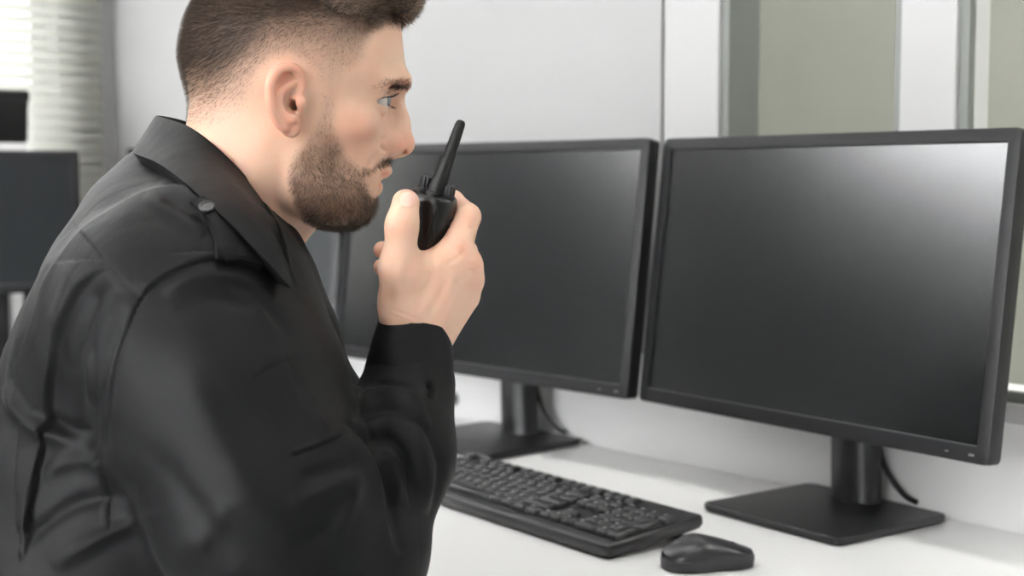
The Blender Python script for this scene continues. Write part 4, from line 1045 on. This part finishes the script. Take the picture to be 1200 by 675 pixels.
# front edge with the button band
J.chain([W3(335, 330, 1.195), W3(362, 400, 1.19), W3(392, 475, 1.19), W3(400, 600, 1.20)], [.016, .018, .020, .03], k=.03)
jv, jf = JF.mesh(); jv = smooth_mesh(jv, jf, 3); jv, jf = subdivide(jv, jf); jv = smooth_mesh(jv, jf, 3)
folds = [
    # seams
    ([(84, 262), (110, 290), (140, 325), (166, 350)], 2.0, -.0010, False), ([(166, 350), (140, 325), (110, 290), (84, 262)], 2, .0014, False, 14),
    ([(300, 309), (272, 306), (240, 307), (205, 320), (180, 335), (166, 350)], 2.4, .0032, False, 16),
    ([(166, 350), (180, 335), (205, 320), (240, 307), (272, 306), (300, 309)], 1.6, -.0012, False),
    ([(130, 620), (126, 560), (128, 490), (135, 440), (150, 385), (166, 350)], 2.2, -.0012, False), ([(166, 350), (150, 385), (135, 440), (128, 490), (126, 560), (130, 620)], 2.4, .0026, False, 18),
    # back pleat
    ([(133, 312), (110, 324), (90, 350), (74, 392), (64, 440), (58, 500), (40, 590), (28, 660)], 1.8, .0075, False, 34),
    ([(128, 330), (108, 352), (96, 392), (88, 430)], 9, -.0050, True), ([(140, 345), (122, 390), (112, 440), (108, 490)], 8, .0030, True), ([(150, 360), (136, 400), (126, 440)], 6, -.002, True),
    # shoulder and sleeve head
    ([(185, 215), (215, 222), (238, 240)], 7, .003, True), ([(190, 232), (215, 240), (245, 262)], 5, -.0035, True), ([(170, 230), (205, 252), (240, 275)], 8, .003, True),
    ([(205, 200), (225, 215), (232, 232)], 5, -.003, True),
    ([(190, 340), (230, 326), (280, 330), (320, 352)], 10, .0035, True), ([(205, 362), (245, 348), (300, 362)], 9, -.003, True), ([(250, 330), (300, 345), (340, 395)], 7, -.0025, True),
    # trunk under the arm
    ([(8, 450), (40, 500), (90, 520)], 9, .005, True), ([(45, 480), (85, 505), (120, 500)], 8, -.005, True), ([(50, 560), (90, 540), (150, 545)], 10, .005, True), ([(20, 640), (90, 590), (160, 580)], 10, -.005, True), ([(60, 665), (130, 625), (190, 600)], 9, .005, True),
    ([(100, 400), (112, 440), (110, 480)], 8, .004, True), ([(20, 380), (14, 440), (22, 500)], 10, .004, True),
    # upper sleeve
    ([(210, 420), (250, 500), (300, 590)], 20, .0025, True), ([(330, 400), (350, 460), (390, 520)], 9, .004, True), ([(180, 520), (225, 590), (280, 660)], 16, -.0025, True), ([(200, 655), (240, 628), (270, 585)], 14, .002, True),
    ([(299, 444), (320, 429), (350, 420)], 1.6, -.0012, False), ([(345, 534), (372, 524), (400, 512)], 1.8, -.0010, False), ([(345, 529), (372, 519), (400, 507)], 3.0, .0010, False), ([(299, 444), (318, 490), (345, 534)], 1.5, -.0004, False),
    # elbow crease
    ([(402, 492), (425, 515), (445, 545), (460, 590), (468, 650)], 5, -.006, True), ([(392, 500), (418, 528), (438, 560), (450, 610)], 9, .005, True),
    ([(350, 560), (385, 552), (415, 545)], 9, -.0022, True), ([(340, 590), (385, 574), (425, 556)], 10, .0030, True), ([(385, 630), (408, 595), (424, 558)], 9, .0030, True), ([(340, 640), (385, 620), (410, 580)], 10, -.0022, True),
    # forearm folds
    ([(412, 478), (435, 462), (468, 460), (500, 480)], 6, .0055, True), ([(414, 494), (440, 478), (470, 478), (500, 500), (512, 540)], 5, -.0060, True), ([(420, 505), (450, 492), (480, 505), (498, 545), (504, 600)], 8, .0055, True),
    ([(428, 520), (455, 512), (478, 540), (486, 600)], 6, -.006, True), ([(430, 452), (455, 448), (490, 458)], 4, -.004, True), ([(500, 470), (512, 500), (516, 560), (505, 610)], 6, -.004, True), ([(435, 535), (458, 545), (468, 590)], 6, .004, True),
    ([(500, 447), (506, 456), (503, 468)], 3, -.006, True),
]
jv = sculpt(jv, jf, folds)
# cloth undulation
jn = vnormals(jv, jf)
und = np.sin(jv[:, 0] * 55 + jv[:, 2] * 38 + 1.3 * np.sin(jv[:, 1] * 31)) * np.sin(jv[:, 2] * 47 - jv[:, 0] * 21 + 1.1 * np.sin(jv[:, 0] * 36))
jv = jv + jn * (und * .0016)[:, None]
fcj = jv[jf].mean(1)
def cdist(P, pts, rad):
    best = np.full(len(P), 9.0)
    for a, b, r0, r1 in zip(pts[:-1], pts[1:], rad[:-1], rad[1:]):
        ab = b - a; t = np.clip(((P - a) @ ab) / (ab @ ab), 0, 1); best = np.minimum(best, np.linalg.norm(P - a - t[:, None] * ab, axis=1) - (r0 + (r1 - r0) * t))
    return best
fpj = proj(fcj)
seamx = np.interp(fpj[:, 1], [300, 312, 330, 350, 385, 440, 490, 560, 700], [300, 250, 190, 166, 150, 135, 128, 126, 135])
near = cdist(fcj, SLV + FOR, [.088, .083, .078, .062, .060, .058, .0455, .0375]) < .045
is_sl = near & (fpj[:, 0] > seamx) & (fcj[:, 1] < 1.16 + np.clip((fpj[:, 0] - 380) / 400, 0, .06)) & (fpj[:, 1] > 300)
def submesh(name, V, F, m, parent):
    u, inv = np.unique(F, return_inverse=True); return npmesh(name, V[u], inv.reshape(F.shape), m, parent)
jacket = submesh('jacket', jv, jf[~is_sl], M['cloth'], body)
sleeve = submesh('sleeve', jv, jf[is_sl], M['cloth'], jacket)
# ray tests against the jacket for the sewn-on pieces
from mathutils.bvhtree import BVHTree
JB = BVHTree.FromPolygons([tuple(v) for v in jv], [tuple(int(i) for i in q) for q in jf])
def on_jacket(px, py):
    r = ray(px, py).normalized(); h = JB.ray_cast(CAM, r)
    return (h[0], h[1]) if h[0] is not None else (at(px, py, 1.1), -r)
def patch(name, rows, thick, m, parent, lift=.0008, smooth_it=3):
    # rows of photo points laid over the jacket, thickened into real cloth
    G = [[on_jacket(*p) for p in r] for r in rows]
    top = [[g[0] + g[1] * (lift + thick) for g in r] for r in G]
    for _ in range(smooth_it):
        t2 = [list(r) for r in top]
        for a in range(len(top)):
            for b in range(1, len(top[0]) - 1): t2[a][b] = (top[a][b - 1] + top[a][b] * 2 + top[a][b + 1]) / 4
        top = t2
    bm = bmesh.new()
    T = [[bm.verts.new(p) for p in r] for r in top]; B = [[bm.verts.new(p - g[1] * (thick + lift + .002)) for p, g in zip(r, gr)] for r, gr in zip(top, G)]
    nr, nc = len(T), len(T[0])
    for a in range(nr - 1):
        for b in range(nc - 1):
            bm.faces.new((T[a][b], T[a + 1][b], T[a + 1][b + 1], T[a][b + 1])); bm.faces.new((B[a][b], B[a][b + 1], B[a + 1][b + 1], B[a + 1][b]))
    for a in range(nr - 1):
        for b in (0, nc - 1): bm.faces.new((T[a][b], T[a + 1][b], B[a + 1][b], B[a][b]))
    for b in range(nc - 1):
        for a in (0, nr - 1): bm.faces.new((T[a][b], T[a][b + 1], B[a][b + 1], B[a][b]))
    bmesh.ops.recalc_face_normals(bm, faces=bm.faces[:])
    return obj(name, bm, m, parent, smooth=50)
Lc = curve2([(227, 242), (233, 248), (241, 258), (247, 272), (251, 288), (252, 303)], 4); Rc = curve2([(236, 238), (248, 246), (262, 262), (281, 280), (300, 293), (304, 317)], 4)
rows = [[(a[0] + (b[0] - a[0]) * t, a[1] + (b[1] - a[1]) * t) for t in [k / 10 for k in range(11)]] for a, b in zip(Lc, Rc)]
epa = patch('epaulette', rows, .0042, M['cloth'], jacket, lift=.003)
bp_, bn_ = on_jacket(243, 252)
bm = bmesh.new()
q = Vector(bn_).to_track_quat('Z', 'Y').to_matrix().to_4x4()
rg = lambda r_, z: [Vector((r_ * math.cos(2 * math.pi * k / 20), r_ * math.sin(2 * math.pi * k / 20), z)) for k in range(20)]
loft(bm, [rg(.0058, 0), rg(.0060, .0012), rg(.0054, .0020), rg(.0040, .0018), rg(.0036, .0012)]); bmesh.ops.transform(bm, matrix=Matrix.Translation(bp_ + bn_ * .0076) @ q, verts=bm.verts)
obj('button', bm, M['button'], jacket, smooth=40)
# cuff: a band around the wrist end of the sleeve
bm = bmesh.new()
ca, cb_ = W3(478, 462, 1.120), W3(490.5, 384, 1.143)
ax_ = Vector(cb_ - ca).normalized(); e1 = Vector((ax_.z, 0, -ax_.x)).normalized(); e2 = ax_.cross(e1)
rings = []
tilt = .014
for t, r1, r2 in ((-.02, .0350, .0345), (.0, .0372, .0365), (.012, .0378, .0368), (.5, .0352, .0345), (.97, .0312, .0305), (1.0, .0306, .0300), (1.0, .0288, .0282), (.7, .0290, .0285)):
    ring_ = []
    for k in range(48):
        a = 2 * math.pi * k / 48; c = Vector(ca) + Vector(cb_ - ca) * t
        ring_.append(c + e1 * r1 * math.cos(a) + e2 * r2 * math.sin(a) + ax_ * (-tilt * math.cos(a) - .010 * math.sin(a) - .003))
    rings.append(ring_)
loft(bm, rings, False, False); bmesh.ops.recalc_face_normals(bm, faces=bm.faces[:])
obj('cuff', bm, M['cloth'], jacket, smooth=50)
# collar: a turned-down band around the neck
def ring3(pts, n=10):
    pts = [Vector(p) for p in pts]; m_ = len(pts); out = []
    for i in range(m_):
        a, b, c, d = pts[i - 1], pts[i], pts[(i + 1) % m_], pts[(i + 2) % m_]
        for k in range(n):
            t = k / n; out.append(.5 * ((2 * b) + (c - a) * t + (2 * a - 5 * b + 4 * c - d) * t * t + (3 * b - a - 3 * c + d) * t ** 3))
    return out
w3 = lambda *p: Vector(W3(*p))
up_ = ring3([w3(181, 137, 1.245), w3(222, 151, 1.178), w3(270, 190, 1.148), w3(310, 238, 1.158), w3(336, 288, 1.205), w3(318, 240, 1.27), w3(282, 190, 1.30), w3(226, 148, 1.30)])
md_ = ring3([w3(166, 160, 1.250), w3(205, 178, 1.150), w3(262, 222, 1.112), w3(311, 270, 1.130), w3(342, 315, 1.195), w3(325, 260, 1.29), w3(282, 210, 1.335), w3(214, 164, 1.335)])
lo_ = ring3([w3(155, 178, 1.255), w3(190, 194, 1.135), w3(240, 234, 1.085), w3(299, 290, 1.105), w3(346, 340, 1.180), w3(330, 290, 1.31), w3(280, 230, 1.36), w3(200, 182, 1.355)])
def over(pts, gap):             # keep the collar clear of the shoulder cloth, evenly
    n = len(pts); shift = np.zeros(n)
    for i, p in enumerate(pts):
        r = (p - CAM).normalized(); h = JB.ray_cast(CAM, r)
        if h[0] is not None and (p - CAM).length < 1.34: shift[i] = max(0, (p - CAM).length - (h[3] - gap))
    w_ = np.array([max(np.roll(shift, k)[i] for k in range(-3, 4)) for i in range(n)])
    for _ in range(14): w_ = (np.roll(w_, 1) + 2 * w_ + np.roll(w_, -1)) / 4
    return [p - (p - CAM).normalized() * w_[i] for i, p in enumerate(pts)]
md_ = over(md_, .009); lo_ = over(lo_, .003)
cen = sum(up_, Vector()) / len(up_)
inn = [p + (cen - p).normalized() * .004 for p in up_]; inl = [p + (Vector((0, 0, 0)) + (sum(lo_, Vector()) / len(lo_) - p).normalized()) * .012 for p in lo_]
crest = [p + Vector((0, 0, .0022)) + (cen - p).normalized() * .002 for p in up_]
lo2 = [p + (sum(lo_, Vector()) / len(lo_) - p).normalized() * .004 - Vector((0, 0, .001)) for p in lo_]
lc = sum(lo_, Vector()) / len(lo_)
lo3 = [p.lerp(lc, .10) - Vector((0, 0, .004)) for p in lo2]; lo4 = [p.lerp(lc, .40) - Vector((0, 0, .018)) for p in lo2]
bm = bmesh.new(); loft(bm, [inl, inn, crest, up_, md_, lo_, lo2, lo3, lo4], False, False)
for _ in range(1): bmesh.ops.subdivide_edges(bm, edges=bm.edges[:], cuts=1, use_grid_fill=True, smooth=.3)
bmesh.ops.recalc_face_normals(bm, faces=bm.faces[:]); obj('collar', bm, M['cloth'], jacket, smooth=60)
bpy.context.view_layer.update()
